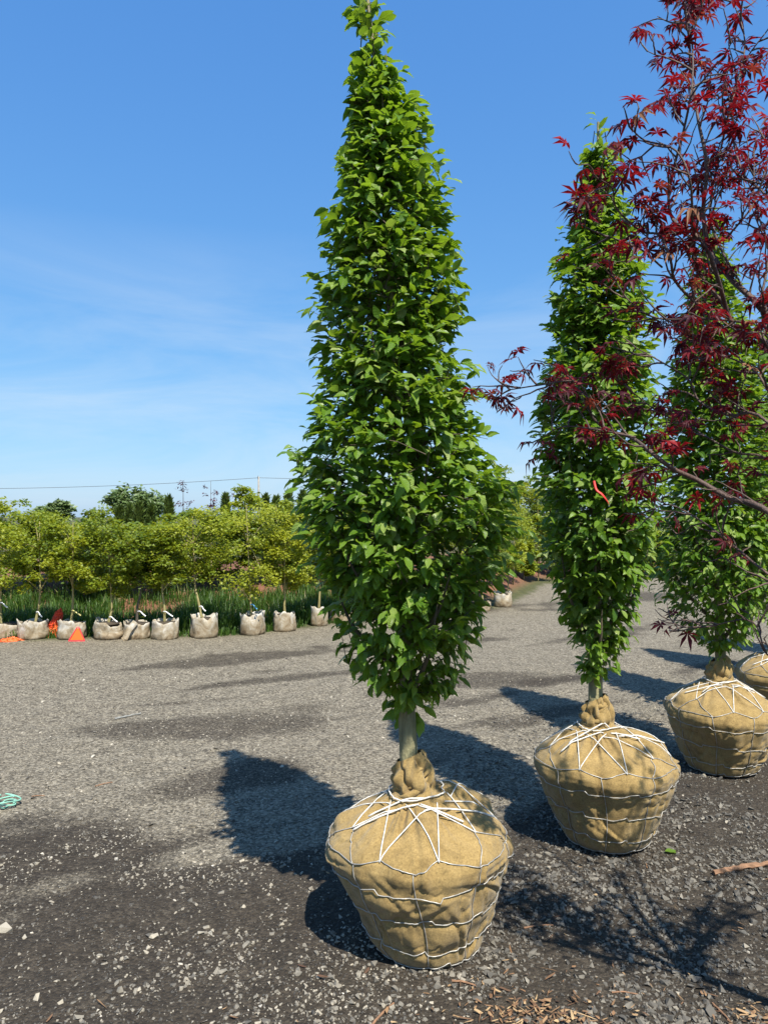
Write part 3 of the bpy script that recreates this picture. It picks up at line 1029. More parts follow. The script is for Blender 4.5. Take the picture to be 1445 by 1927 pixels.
def hornbeam(idx, Z0, prof, trunk_px, ball, label, nshoot, seed, leaf_objs=300, leaf_len=.052, group='balled hornbeams in the row', top_r=.006):
    """prof: (y, xleft, xright) outline of the crown at the distance of the trunk"""
    rr = rngs(seed)
    base = np.array([ball.cx, ball.cy, 0.0])
    tree = thing('hornbeam_tree', base, label, 'tree', group)
    root_ball(tree, base, ball, seed)
    P = np.array([(px(a, y, Z0)[0], px(b, y, Z0)[0], px(a, y, Z0)[2]) for (y, a, b) in prof])[::-1]
    zt = P[:, 2]
    tp = np.array([px(x, y, Z0)[[0, 2]] for (x, y) in trunk_px])[::-1]
    o = np.argsort(tp[:, 1]); tp = tp[o]
    def axis_f(z):
        return np.stack([np.interp(z, tp[:, 1], tp[:, 0]), np.full_like(z, Z0)], 1)
    ztop = zt.max()
    trunk_mesh(tree, base, axis_f, 0.50, ztop - 0.02, .033, top_r, M['bark'], seed)
    def env(z, th):
        """crown radius about the trunk axis in direction th (0 = towards camera)"""
        ax = np.interp(z, tp[:, 1], tp[:, 0])
        l = ax - np.interp(z, zt, P[:, 0])
        r_ = np.interp(z, zt, P[:, 1]) - ax
        s = np.sin(th)
        w = np.where(s > 0, r_ * s * s + 0.5 * (l + r_) * (1 - s * s), l * s * s + 0.5 * (l + r_) * (1 - s * s))
        return np.maximum(w - np.minimum(.028, w * .2), 0.012)
    # shoots
    zz = np.linspace(zt.min(), ztop, 300)
    wid = np.interp(zz, zt, P[:, 1] - P[:, 0])
    wgt = (wid + 0.01) * (0.02 + 0.98 * sstep(.07, .19, wid)) * (0.38 + 0.62 * sstep(zt.min() + .1, zt.min() + .55, zz))
    cdf = np.cumsum(wgt); cdf /= cdf[-1]
    zs = np.interp(rr.random(nshoot), cdf, zz)
    ths = rr.random(nshoot) * 2 * math.pi - math.pi
    rho = np.where(rr.random(nshoot) < 0.74, rr.uniform(.80, 1.02, nshoot), rr.uniform(.35, .85, nshoot))
    lump = fbm(np.stack([np.sin(ths) * 2.1, np.cos(ths) * 2.1, zs * 4.5], 1), seed, 2) - .5
    rho = rho * (1 + lump * 0.5)
    out = rr.random(nshoot) < 0.13
    rho = np.where(out, rho + rr.uniform(0.03, .21, nshoot), rho)
    E = env(zs, ths) * rho
    ax = axis_f(zs)
    tip = np.stack([ax[:, 0] + E * np.sin(ths), ax[:, 1] - E * np.cos(ths), zs], 1)
    # shoot direction: outwards and up, arching over
    L = rr.uniform(.10, .20, nshoot) * np.clip(E / .12, .45, 1)
    az = ths + rr.normal(0, .5, nshoot)
    elev = rr.uniform(-.1, .9, nshoot)
    dirv = np.stack([np.sin(az) * np.cos(elev), -np.cos(az) * np.cos(elev), np.sin(elev)], 1)
    NL = 7
    pos, dv, uv, sc_, tn, ro = [], [], [], [], [], []
    tw = MB()
    shoot_t = np.clip(rr.normal(.44, .22, nshoot), 0, 1)
    low = 1 - sstep(zt.min(), zt.min() + 1.2, zs)
    for j in range(NL):
        f = j / (NL - 1)
        p = tip - dirv * (L * (1 - f))[:, None]
        p[:, 2] += L * 0.25 * (f - f * f) * 2
        side = 1 if j % 2 else -1
        a2 = az + side * rr.uniform(.3, 1.2, nshoot) * (1 - .55 * f)
        droop = rr.normal(.06, .36, nshoot) - low * .48
        d = np.stack([np.sin(a2) * np.cos(droop), -np.cos(a2) * np.cos(droop), np.sin(droop)], 1)
        roll = rr.normal(0, .42, nshoot)
        # the blade's upper face looks up and outwards
        u = np.stack([np.sin(az) * .70 + roll * np.cos(az), -np.cos(az) * .70 + roll * np.sin(az), np.full(nshoot, 1.0)], 1)
        keep = rr.random(nshoot) < .93
        pos.append(p[keep]); dv.append(d[keep]); uv.append(u[keep])
        sc_.append((leaf_len * rr.uniform(.58, 1.32, nshoot) * (.8 + .35 * math.sin(math.pi * (f * .8 + .1))))[keep])
        tn.append(np.clip(shoot_t + rr.normal(0, .12, nshoot) + .12 * f, 0, 1)[keep])
        ro.append((rho + (f - 1) * .3)[keep])
    pos, dv, uv, sc_, tn, ro = map(np.concatenate, (pos, dv, uv, sc_, tn, ro))
    pos += rr.normal(0, .006, pos.shape)
    # sparse leaves on the leader
    nl = 20
    zl = np.linspace(ztop - .34, ztop, nl)
    al = rr.random(nl) * 6.28
    pl = np.concatenate([axis_f(zl), zl[:, None]], 1)
    el = rr.uniform(.2, .9, nl)
    dl = np.stack([np.sin(al) * np.cos(el), -np.cos(al) * np.cos(el), np.sin(el)], 1)
    pos = np.concatenate([pos, pl + dl * .012]); dv = np.concatenate([dv, dl]); uv = np.concatenate([uv, np.tile([0.1, -.3, 1.0], (nl, 1))])
    sc_ = np.concatenate([sc_, leaf_len * rr.uniform(.8, 1.35, nl)]); tn = np.concatenate([tn, rr.uniform(.6, .95, nl)]); ro = np.concatenate([ro, np.full(nl, 1.0)])
    Rm = frames(dv, uv)
    # the leaves that show largest become leaf parts
    view = norm(pos - np.array([0, 0, CAMH]))
    facing = np.abs(np.sum(Rm[:, :, 2] * view, 1))
    front = np.sum(norm(pos[:, :2] - axis_f(pos[:, 2])) * -view[:, :2], 1)
    score = facing * sc_ ** 2 / pos[:, 1] ** 2 * np.where((front > .15) & (ro > .9), 1, .02) * rr.uniform(.5, 1, len(pos))
    inview = np.abs((pos[:, 0] / pos[:, 1])) < .53
    score = score * np.where(inview, 1, .01)
    sel = np.argsort(-score)[:leaf_objs]
    m = np.ones(len(pos), bool); m[sel] = False
    mb = MB()
    scatter(mb, HLITE if idx > 2 else HLEAF, pos[m] - base, Rm[m], sc_[m], tn[m])
    fo = mb.build('foliage', M['hornbeam'], tree, True)
    fo['kind'] = 'stuff'
    leaf_objects(tree, HL_MESH, HL_TINTS, len(HLEAF), base, pos[sel], Rm[sel], sc_[sel], tn[sel], seed)
    # limbs
    for k in range(26):
        zb = zt.min() + .02 + (ztop - zt.min()) * (k / 26) ** 1.2 * .86
        a = k * 2.399 + rr.normal(0, .3)
        ze = min(zb + rr.uniform(.25, .55), ztop - .05)
        e = env(np.array([ze]), np.array([a]))[0] * .88
        c0, c1 = axis_f(np.array([zb]))[0], axis_f(np.array([ze]))[0]
        p0 = np.array([c0[0], c0[1], zb]); p2 = np.array([c1[0] + e * math.sin(a), c1[1] - e * math.cos(a), ze])
        p1 = p0 * .45 + p2 * .55 + np.array([math.sin(a), -math.cos(a), -.15]) * .04
        S = spline([p0, p1, p2], 7)
        rb = .013 * (1 - k / 34)
        mb = MB(); mb.add(*tube(S - base, np.linspace(rb, .002, len(S)), 6)); mb.build('branch', M['twig'], tree, True)
    # fine twigs
    mb = MB()
    for i in range(0, nshoot, 2):
        p1 = tip[i]
        p0 = p1 - dirv[i] * L[i] * 1.15
        pm = (p0 + p1) / 2 + np.array([0, 0, .012])
        mb.add(*tube(np.array([p0, pm, p1]) - base, (.0020, .0015, .0008), 3, False))
    t = mb.build('twigs', M['twig'], tree, True)
    t['kind'] = 'stuff'
    return tree, base

P1 = [(-14, 694, 698), (0, 672, 728), (40, 664, 738), (70, 668, 722), (100, 674, 722), (125, 662, 765), (180, 650, 790), (250, 640, 822), (330, 628, 838), (400, 616, 858), (480, 606, 866), (550, 592, 876), (620, 582, 866), (700, 576, 882), (780, 574, 896), (850, 562, 912), (920, 564, 965), (980, 572, 992), (1050, 584, 980), (1100, 600, 944), (1150, 606, 920), (1200, 612, 898), (1250, 655, 890), (1290, 694, 862), (1318, 722, 838), (1336, 748, 812)]
T1 = [(690, -20), (703, 100), (722, 350), (738, 600), (752, 900), (760, 1200), (768, 1400), (771, 1460), (776, 1600)]
B1 = Ball(11, .150, 2.70, ([0, .36, .50, .66, .7], [.012, -.030, -.036, -.055, -.06]), R(-3), [(2.1, .36, .040, .38, .53), (1.35, .22, .022, .38, .50), (-1.5, .2, .018, .40, .47)], nu=230, nv=170)
hornbeam(1, 2.70, P1, T1, B1, 'tall narrow hornbeam in front, full height, its large burlap root ball nearest the camera', 1950, 21)

P2 = [(222, 1122, 1128), (240, 1112, 1142), (270, 1115, 1140), (290, 1100, 1168), (340, 1090, 1185), (420, 1062, 1200), (500, 1036, 1214), (600, 1024, 1232), (700, 1010, 1240), (800, 1004, 1246), (900, 1002, 1250), (980, 1002, 1250), (1040, 1012, 1240), (1090, 1034, 1216), (1150, 1046, 1198), (1200, 1068, 1190), (1245, 1090, 1176), (1272, 1108, 1160)]
T2 = [(1125, 215), (1122, 700), (1120, 1200), (1120, 1330), (1122, 1450)]
B2 = Ball(5, 1.07, 3.56, ([0, .36, .50, .66, .7], [.0, -.008, -.040, -.052, -.055]), R(-17), [(1.5, .30, .03, .40, .51), (1.0, .2, .02, .40, .50)])
t2, b2 = hornbeam(2, 3.56, P2, T2, B2, 'second narrow hornbeam, half hidden behind red leaves, with a red ribbon in its crown', 1700, 22)

P3 = [(395, 1338, 1344), (430, 1325, 1365), (500, 1300, 1385), (600, 1272, 1415), (700, 1256, 1432), (800, 1248, 1445), (900, 1244, 1455), (1000, 1236, 1460), (1080, 1228, 1455), (1130, 1240, 1445), (1170, 1266, 1430), (1200, 1296, 1415), (1218, 1325, 1390)]
T3 = [(1340, 390), (1348, 900), (1354, 1200), (1356, 1260), (1358, 1330)]
B3 = Ball(8, 2.075, 4.55, ([0, .36, .50, .66, .7], [.0, -.005, -.01, -.018, -.02]), R(9), [(-1.3, .22, .03, .40, .49), (2.2, .3, .03, .4, .5)], nu=160, nv=120)
hornbeam(3, 4.55, P3, T3, B3, 'third hornbeam in the row, shorter trunk, crown touching the right half of the frame', 1800, 23)

# the fourth stands mostly beyond the right edge of the frame
def shift_prof(P, x, sx, Za, Zb):
    out = []
    for (y, a, b) in P:
        c0 = px(a, y, Za); c1 = px(b, y, Za)
        dx = px(x, y, Zb)[0] - px(sx, y, Za)[0]
        yy = HZ + (CAMH - c0[2]) * F_PX / Zb
        out.append((yy, (c0[0] + dx) / Zb * F_PX + CX, (c1[0] + dx) / Zb * F_PX + CX))
    return out
P4 = shift_prof(P3, 1472, 1355, 4.55, 5.55)
B4 = Ball(14, 2.99, 5.55, ([0, .7], [.0, -.015]), R(3), [(1.3, .25, .03, .40, .5)], nu=120, nv=90)
T4 = [(1464, 380), (1468, 900), (1472, 1220), (1473, 1290)]
t4, b4 = hornbeam(4, 5.55, P4, T4, B4, 'fourth hornbeam at the right edge, only a slice of its burlap ball showing', 1500, 24, leaf_objs=200)

def copy_tree(src, parent=None):
    c = src.copy()
    COL.objects.link(c)
    c.parent = parent
    for ch in src.children:
        copy_tree(ch, c)
    return c
# two more in the row whose shadows cross the road
for (x, y, a, lab) in ((3.98, 6.5, 1.1, 'fifth hornbeam just past the right edge, its shadow crossing the road'), (4.95, 7.5, 2.6, 'sixth and farthest hornbeam of the row, its short shadow on the road')):
    c = copy_tree(t4)
    c.location = (x, y, 0)
    c.rotation_euler = (0, 0, a)
    c['label'] = lab

# red ribbon hanging in the second hornbeam
def ribbon(name, pts, width, mat, parent, base, tw=0.0):
    P = spline(np.array(pts), 6) - base
    T = norm(np.gradient(P, axis=0))
    side = norm(np.cross(T, np.array([0.25, 1.0, 0.2])))
    k = np.linspace(0, 1, len(P))[:, None]
    nrm = np.cross(side, T)
    s2 = side * np.cos(tw * k) + nrm * np.sin(tw * k)
    up = nrm * np.cos(tw * k) - side * np.sin(tw * k)
    V = np.concatenate([P - s2 * width / 2 + up * .0006, P + s2 * width / 2 + up * .0006, P + s2 * width / 2 - up * .0006, P - s2 * width / 2 - up * .0006])
    n = len(P)
    Fc = []
    for i in range(n - 1):
        for a, b in ((0, 1), (1, 2), (2, 3), (3, 0)):
            A0, B0 = a * n + i, b * n + i
            Fc += [(A0, B0, B0 + 1), (A0, B0 + 1, A0 + 1)]
    return link(name, make_mesh(name, V, Fc, mat, None, True), parent)
ribbon('ribbon', [px(1117, 905, 3.10), px(1122, 922, 3.07), px(1132, 930, 3.06), px(1140, 940, 3.06), px(1145, 948, 3.09)], .009, M['ribbon_red'], t2, b2, 1.4)

# ------------------------------------------------------------------ red Japanese maple, trunk beyond the right edge
rr = rngs(91)
mbase = np.array([1.52, 1.78, 0.0])
maple = thing('red_maple_tree', mbase, 'dark red palmate-leaved maple whose branches reach in from the right', 'tree')
MB_ball = Ball(19, mbase[0], mbase[1], ([0, .7], [0, 0]), R(5), [(1.2, .3, .03, .4, .5)], scale=.85, nu=110, nv=80)
root_ball(maple, mbase, MB_ball, 19)
LIMBS = {
 'A': ([(1443, 630), (1413, 588), (1375, 524), (1352, 460), (1330, 396), (1318, 324), (1300, 241), (1307, 151), (1311, 75), (1316, -30)], 1.90, 2.05, .012),
 'B': ([(1443, 667), (1401, 618), (1383, 577), (1349, 535), (1315, 486), (1300, 445), (1277, 400), (1270, 339), (1277, 264), (1285, 188), (1300, 94), (1309, 10)], 1.85, 1.80, .009),
 'C': ([(1383, 577), (1330, 500), (1300, 430), (1282, 360), (1265, 290), (1225, 248), (1200, 228)], 1.85, 1.7, .006),
 'D': ([(1371, 603), (1277, 535), (1247, 501), (1232, 452), (1213, 426), (1171, 377), (1150, 356), (1110, 352)], 1.87, 1.75, .006),
 'E': ([(1443, 970), (1383, 936), (1326, 902), (1269, 886), (1228, 868), (1186, 826), (1156, 807), (1122, 781), (1100, 747), (1070, 724), (1010, 726), (965, 728)], 1.80, 2.05, .010),
 'F': ([(1443, 800), (1383, 777), (1326, 751), (1288, 717), (1235, 690), (1195, 655)], 1.85, 2.15, .006),
 'G': ([(1443, 420), (1400, 330), (1392, 220), (1402, 120), (1440, 60)], 2.0, 2.1, .005),
 'H': ([(1443, 1090), (1383, 1030), (1340, 985), (1268, 950), (1215, 960)], 1.85, 2.1, .005),
 'J': ([(1247, 501), (1190, 480), (1140, 455)], 1.85, 1.8, .004),
 'K': ([(1186, 826), (1115, 812), (1060, 802), (1025, 822)], 1.9, 2.1, .004),
 'N': ([(1375, 524), (1350, 400), (1360, 300), (1370, 200), (1385, 100), (1372, -10)], 1.93, 2.15, .006),
 'O': ([(1401, 618), (1330, 600), (1250, 590), (1190, 562), (1150, 535)], 1.85, 2.1, .005),
 'Q': ([(1443, 760), (1400, 700), (1340, 655), (1290, 610)], 1.95, 2.2, .005),
 'S': ([(1443, 880), (1380, 850), (1310, 800), (1240, 770), (1180, 740)], 2.0, 2.25, .005),
 'U': ([(1352, 460), (1400, 400), (1440, 330), (1470, 260)], 1.9, 1.8, .004),
 'W': ([(1443, 1240), (1400, 1165), (1340, 1180), (1290, 1192)], 1.95, 2.1, .003),
 'X': ([(1413, 588), (1430, 480), (1425, 380), (1435, 280)], 1.9, 2.05, .005),
}
fork = np.array([1.36, 1.80, 1.12])
limb_paths = []
for key, (pts, za, zb, rad) in LIMBS.items():
    n = len(pts)
    P = np.array([px(x, y, za + (zb - za) * (i / (n - 1))) for i, (x, y) in enumerate(pts)])
    P[:, 1] += 0.05 * np.sin(np.arange(n) * 1.3 + n)
    P[:, :] = P
    r0 = rad * .65
    if pts[0][0] >= 1440:                     # runs on to the trunk beyond the frame
        st = fork + rr.normal(0, .015, 3)
        mid = st * .45 + P[0] * .55 + np.array([0.03, 0, -.03])
        P = np.concatenate([[st, mid], P])
        r0 = rad * .85
    S = spline(P, 5)
    limb_paths.append((S, r0, 1.0))
    mb = MB(); mb.add(*tube(S - mbase, np.linspace(r0, .0016, len(S)), 7)); mb.build('branch', M['bark_maple'], maple, True)
# far side of the crown, away from the camera's view
for k in range(9):
    a = R(-60 + 150 * k / 8)
    Ln = rr.uniform(.5, .85)
    p0 = fork + rr.normal(0, .02, 3)
    e = fork + np.array([math.cos(a) * Ln, math.sin(a) * Ln * .8, rr.uniform(.35, 1.6)])
    if e[0] < e[1] * .60: e[0] = e[1] * .60 + .1
    S = spline([p0, p0 * .55 + e * .45 + np.array([0, 0, .12]), e], 9)
    limb_paths.append((S, .012, .7))
    mb = MB(); mb.add(*tube(S - mbase, np.linspace(.012, .002, len(S)), 7)); mb.build('branch', M['bark_maple'], maple, True)
tz = spline([mbase + np.array([0, 0, .5]), mbase + np.array([-.03, .0, .8]), fork], 8)
mb = MB(); mb.add(*tube(tz - mbase, np.linspace(.034, .024, len(tz)), 12)); mb.build('trunk', M['bark_maple'], maple, True)

pos, dv, uv, sc_, tn = [], [], [], [], []
tw = MB()
def maple_leaf_at(p, d, u, s, t):
    pos.append(p); dv.append(d); uv.append(u); sc_.append(s); tn.append(t)
def leaf_tint():
    q = rr.random()
    if q < .045: return rr.uniform(.955, 1)
    if q < .13: return rr.uniform(.82, .92)
    return float(np.clip(rr.beta(1.6, 2.6), 0, .8))
def maple_twig(p, d, Ln, depth, dens):
    n = 7
    P = [p]
    for i in range(n - 1):
        d = norm(d + rr.normal(0, .16, 3) + np.array([0, 0, .03]))
        P.append(P[-1] + d * Ln / (n - 1))
    P = np.array(P)
    tw.add(*tube(P - mbase, np.linspace(.0021 if depth else .003, .0010, n), 4, False))
    for i in range(2, n):
        if depth == 0 and rr.random() < .24:
            ax_ = norm(np.cross(d, rr.normal(size=3)))
            maple_twig(P[i], norm(d * .6 + ax_ * .8), Ln * rr.uniform(.35, .65), 1, dens)
        if rr.random() < (.22 if i < n - 1 else .85) * dens:
            for sgn in (-1, 1):
                if rr.random() < .38: continue
                a = rr.random() * 6.28
                o = norm(np.array([math.cos(a), math.sin(a), rr.normal(-.25, .35)]) + d * .5)
                s = rr.uniform(.038, .072)
                maple_leaf_at(P[i] + o * s * .4, o, np.array([rr.normal(0, .5), rr.normal(-.15, .5), 1.0]), s, leaf_tint())
for S, r0, dens in limb_paths:
    seg = np.r_[0, np.cumsum(np.linalg.norm(np.diff(S, axis=0), axis=1))]
    ymean = float(np.mean(HZ + (CAMH - S[:, 2]) * F_PX / S[:, 1]))
    sparse = .85 if 690 < ymean <= 985 and S[-1, 0] / S[-1, 1] < .52 else (.12 if float(np.mean(HZ + (CAMH - S[:, 2]) * F_PX / S[:, 1])) > 985 and S[-1, 0] / S[-1, 1] < .52 else 1.0)
    nt = int(seg[-1] / (.050 if dens == 1 else .14))
    for k in range(nt):
        t = seg[-1] * (.10 + .90 * (k + rr.random()) / nt)
        i = min(int(np.searchsorted(seg, t)), len(S) - 1)
        T = norm(S[i] - S[i - 1])
        side = norm(np.cross(T, rr.normal(size=3)))
        d = norm(T * .75 + side * .8 + np.array([-.1, 0, .12]))
        maple_twig(S[i], d, rr.uniform(.05, .16), 0, dens * sparse)
    maple_twig(S[-1], norm(S[-1] - S[-2]), .08, 0, dens)
pos, dv, uv, sc_, tn = map(np.array, (pos, dv, uv, sc_, tn))

Rm = frames(dv, uv)
view = norm(pos - np.array([0, 0, CAMH]))
facing = np.abs(np.sum(Rm[:, :, 2] * view, 1))
inview = (np.abs(pos[:, 0] / pos[:, 1]) < .52)
score = (.3 + facing) * sc_ ** 2 / pos[:, 1] ** 2 * np.where(inview, 1, .001)
sel = np.argsort(-score)[:300]
m = np.ones(len(pos), bool); m[sel] = False
mb = MB()
scatter(mb, MLEAF, pos[m] - mbase, Rm[m], sc_[m] * 1.0, tn[m])
fo = mb.build('foliage', M['maple_red'], maple); fo['kind'] = 'stuff'
leaf_objects(maple, ML_MESH, ML_TINTS, len(MLEAF), mbase, pos[sel], Rm[sel], sc_[sel], tn[sel], 5)
t = tw.build('twigs', M['bark_maple'], maple, True); t['kind'] = 'stuff'

# ------------------------------------------------------------------ bagged maples along the far edge of the yard
def far_leaf(kind):
    if kind == 'tri':
        V = np.array([(0, 0, 0), (.45, .42, .06), (.55, .08, .0), (1, 0, -.08), (.55, -.08, 0), (.45, -.42, .06)], float)
        Fc = np.array([(0, 2, 1), (0, 3, 2), (0, 4, 3), (0, 5, 4)])
    else:
        V = np.array([(0, 0, 0), (.5, .3, .05), (1, 0, -.05), (.5, -.3, .05)], float)
        Fc = np.array([(0, 2, 1), (0, 3, 2)])
    return V, Fc, np.zeros((len(V), 2))
FL = [far_leaf('tri')]
FD = [far_leaf('dia')]

def crown(mb, base, c, rad, npad, nleaf, size, seed, flat=.35, tmean=.5, tmpl=FL, hollow=.35):
    r_ = rngs(seed)
    pc = norm(r_.normal(size=(npad, 3))) * r_.uniform(hollow, 1.0, (npad, 1)) ** .6 * np.array(rad)
    per = nleaf // npad
    P, T = [], []
    for q in pc:
        k = int(per * r_.uniform(.6, 1.4))
        pr = np.mean(rad) * r_.uniform(.22, .42)
        v = norm(r_.normal(size=(k, 3))) * r_.random((k, 1)) ** .5 * pr * np.array([1, 1, flat])
        v[:, 2] -= (v[:, 0] ** 2 + v[:, 1] ** 2) / pr * .25
        P.append(c + q + v); T.append(np.clip(r_.normal(tmean + r_.normal(0, .14), .15, k), 0, 1))
    P, T = np.concatenate(P), np.concatenate(T)
    a = r_.random(len(P)) * 6.28
    d = np.stack([np.cos(a), np.sin(a), r_.normal(-.25, .4, len(P))], 1)
    u = np.stack([r_.normal(0, .5, len(P)), r_.normal(-.25, .5, len(P)), np.ones(len(P))], 1)
    scatter(mb, tmpl, P - base, frames(d, u), size * r_.uniform(.7, 1.3, len(P)), T)
    return pc + c

def bag_mesh(w, h, seed, slump=0.0):
    r_ = rngs(seed)
    n, k = 36, 14
    th = np.linspace(0, 2 * math.pi, n, endpoint=False)
    V = []
    prof = [(.90, 0), (.98, .03), (1.03, .15), (1.03, .3), (1.02, .45), (1.0, .6), (.98, .75), (.97, .88), (.98, 1.0), (.94, 1.01), (.90, .96), (.88, .86), (.5, .85), (.02, .86)]
    for j, (rf, zf) in enumerate(prof):
        c = np.stack([np.cos(th) * 1.3, np.sin(th) * 1.3, np.full(n, zf * 1.6 + seed)], 1)
        nz = (fbm(c * 1.6, seed, 3) - .5)
        wr = (fbm(c * 4, seed + 3, 2) - .5)
        rad = w / 2 * rf * (1 + .26 * nz + .16 * wr + .06 * np.cos(2 * th + seed))
        z = h * zf * (1 + (.45 * nz + .16 * wr) * (1 if 6 <= j <= 10 else .25 * (zf > .1)))
        z = z - slump * h * (zf > .3) * (np.cos(th + seed) * .5 + .5) * zf
        V.append(np.stack([rad * np.cos(th), rad * np.sin(th), np.maximum(z, -.01)], 1))
    return np.concatenate(V), grid_faces(n, len(prof), True)

# (trunk x, bag left, right, top y, base y), trunk lean in px, crown (centre x, top y, half width px, bottom y), ribbon, label
ROW = [
 (4, -38, 40, 1172, 1204, -2, (-5, 932, 75, 1112), 'ribbon_white', 'bagged maple at the left edge, its slumped brown bag cut by the frame'),
 (67, 38, 89, 1168, 1205, 9, (75, 958, 70, 1100), 'ribbon_white', 'bagged maple just left of the heap of orange netting, white ribbon on its trunk'),
 (135, 111, 159, 1166, 1205, 3, (138, 962, 70, 1095), 'ribbon_yellow', 'bagged maple directly behind the orange triangle sign'),
 (205, 179, 230, 1168, 1206, 6, (200, 952, 62, 1128), 'ribbon_white', 'bagged maple right of the triangle sign, brown dirt over its sagging white bag'),
 (258, 234, 281, 1167, 1205, 8, (262, 970, 66, 1096), 'ribbon_white', 'bagged maple with a pale flap hanging off its bag, grey leaning trunk'),
 (310, 286, 336, 1165, 1206, -4, (305, 975, 62, 1100), 'ribbon_white', 'bagged maple with a torn white bag and a pale yellowish trunk'),
 (381, 359, 411, 1157, 1202, -14, (362, 950, 75, 1085), 'ribbon_white', 'bagged maple leaning left, its wide tilted bag stained brown below'),
 (472, 451, 500, 1152, 1196, 0, (462, 918, 92, 1120), 'ribbon_blue', 'broad bright bagged maple with a blue ribbon under its low branches'),
 (536, 515, 557, 1149, 1190, 0, (535, 955, 52, 1108), None, 'bagged maple between the blue-ribboned one and the front hornbeam'),
 (600, 586, 616, 1138, 1179, 2, (602, 960, 60, 1090), None, 'bagged maple half hidden by the left side of the front hornbeam'),
 (640, 620, 664, 1138, 1172, 2, (650, 955, 60, 1085), None, 'bagged maple behind the lower leaves of the front hornbeam'),
 (908, 896, 922, 1128, 1150, 0, (905, 930, 60, 1075), None, 'bagged maple with a brown bag, right of the front hornbeam'),
 (945, 930, 962, 1112, 1143, 0, (950, 890, 48, 1085), None, 'bagged maple at the far right end of the bagged row, whitish bag'),
]
GROUP = 'young maples in grow bags along the yard'
for i, (tx, bl, br, ty, by, lean, (ccx, cty, chw, cby), rib, lab) in enumerate(ROW):
    Zb = F_PX * CAMH / (by - HZ)
    w = (br - bl) / F_PX * (Zb + .15)
    Zc = Zb + w / 2
    h = (by - ty) / F_PX * Zc * .90
    base = np.array([((bl + br) / 2 - CX) / F_PX * Zc, Zc, 0.0])
    base[2] = ground_z(base[:1], base[1:2])[0] - .005
    t = thing('bagged_maple', base, lab, 'tree', GROUP)
    V, Fc = bag_mesh(w, h, 300 + i * 7, .45 if i == 0 else (.24 if i in (3, 4, 9) else .06 * (i % 3)))
    link('bag', make_mesh('bag', V, Fc, M['bag'], None, True), t)
    rs = rngs(500 + i)
    # soil in the bag
    th = np.linspace(0, 2 * math.pi, 18, endpoint=False)
    V = np.concatenate([[[0, 0, h * .90]], np.stack([np.cos(th) * w * .41, np.sin(th) * w * .41, h * .875 + rs.normal(0, .004, 18)], 1), np.stack([np.cos(th) * w * .40, np.sin(th) * w * .40, np.full(18, h * .80)], 1)])
    kk = np.arange(18)
    Fc = np.concatenate([np.stack([np.zeros(18, int), 1 + kk, 1 + (kk + 1) % 18], 1), np.stack([1 + kk, 19 + kk, 19 + (kk + 1) % 18], 1), np.stack([1 + kk, 19 + (kk + 1) % 18, 1 + (kk + 1) % 18], 1)])
    link('soil', make_mesh('soil', V, Fc, M['soil'], None, True), t)
    top = px(ccx, cty, Zc); bot = px(tx + lean * 1.0, cby + 12, Zc)
    p0 = px(tx, ty, Zc); p0[2] = base[2] + h * .84
    S = spline([p0, p0 * .5 + bot * .5 + np.array([rs.normal(0, .012), 0, 0]), bot, bot * .55 + top * .45, top * .85 + bot * .15], 6)
    mb = MB(); mb.add(*tube(S - base, np.linspace(.019, .004, len(S)), 8)); mb.build('trunk', M['bark_dark'] if i == 4 else M['bark_young'], t, True)
    cby += 10
    cz = CAMH - ((cty + cby) / 2 - HZ) / F_PX * Zc
    c = np.array([(ccx - CX) / F_PX * Zc, Zc, cz])
    rad = (chw / F_PX * Zc * .92, chw / F_PX * Zc * .85, (cby - cty) / 2 / F_PX * Zc * .98)
    mb = MB()
    tmean = {0: .75, 1: .5, 2: .65, 3: .45, 4: .25, 5: .48, 6: .65, 7: .75, 8: .92}.get(i, .55)
    pads = crown(mb, base, c, rad, 34, 5200, .045, 700 + i, .62, tmean)
    o = mb.build('crown', M['maple_lime'], t); o['kind'] = 'stuff'
    for q in pads[::5]:
        s0 = bot * (1 - .5) + top * .5 if q[2] > bot[2] + .35 else bot
        S = spline([s0, s0 * .5 + q * .5 + np.array([0, 0, .04]), q], 5)
        mb = MB(); mb.add(*tube(S - base, np.linspace(.009, .002, len(S)), 5)); mb.build('branch', M['bark_young'], t, True)
    if rib:
        z = .35
        a = p0 * (1 - z) + bot * z if i not in (0, 7) else p0 * .2 + bot * .8
        a = a + np.array([0, -.02, 0])
        ln = rs.uniform(.08, .14)
        ribbon('ribbon', [a, a + np.array([.035, -.02, .005]), a + np.array([ln * .7, -.03, -.03]), a + np.array([ln, -.03, -.055])], .016, M[rib], t, base, .6)
    if i == 4:
        f0 = px(256, 1170, Zb - .01); f1 = px(243, 1186, Zb - .06); f2 = px(236, 1201, Zb - .10); f3 = px(232, 1205, Zb - .12)
        ribbon('loose_flap', [f0, f1, f2, f3], .075, M['bag'], t, base, .2)

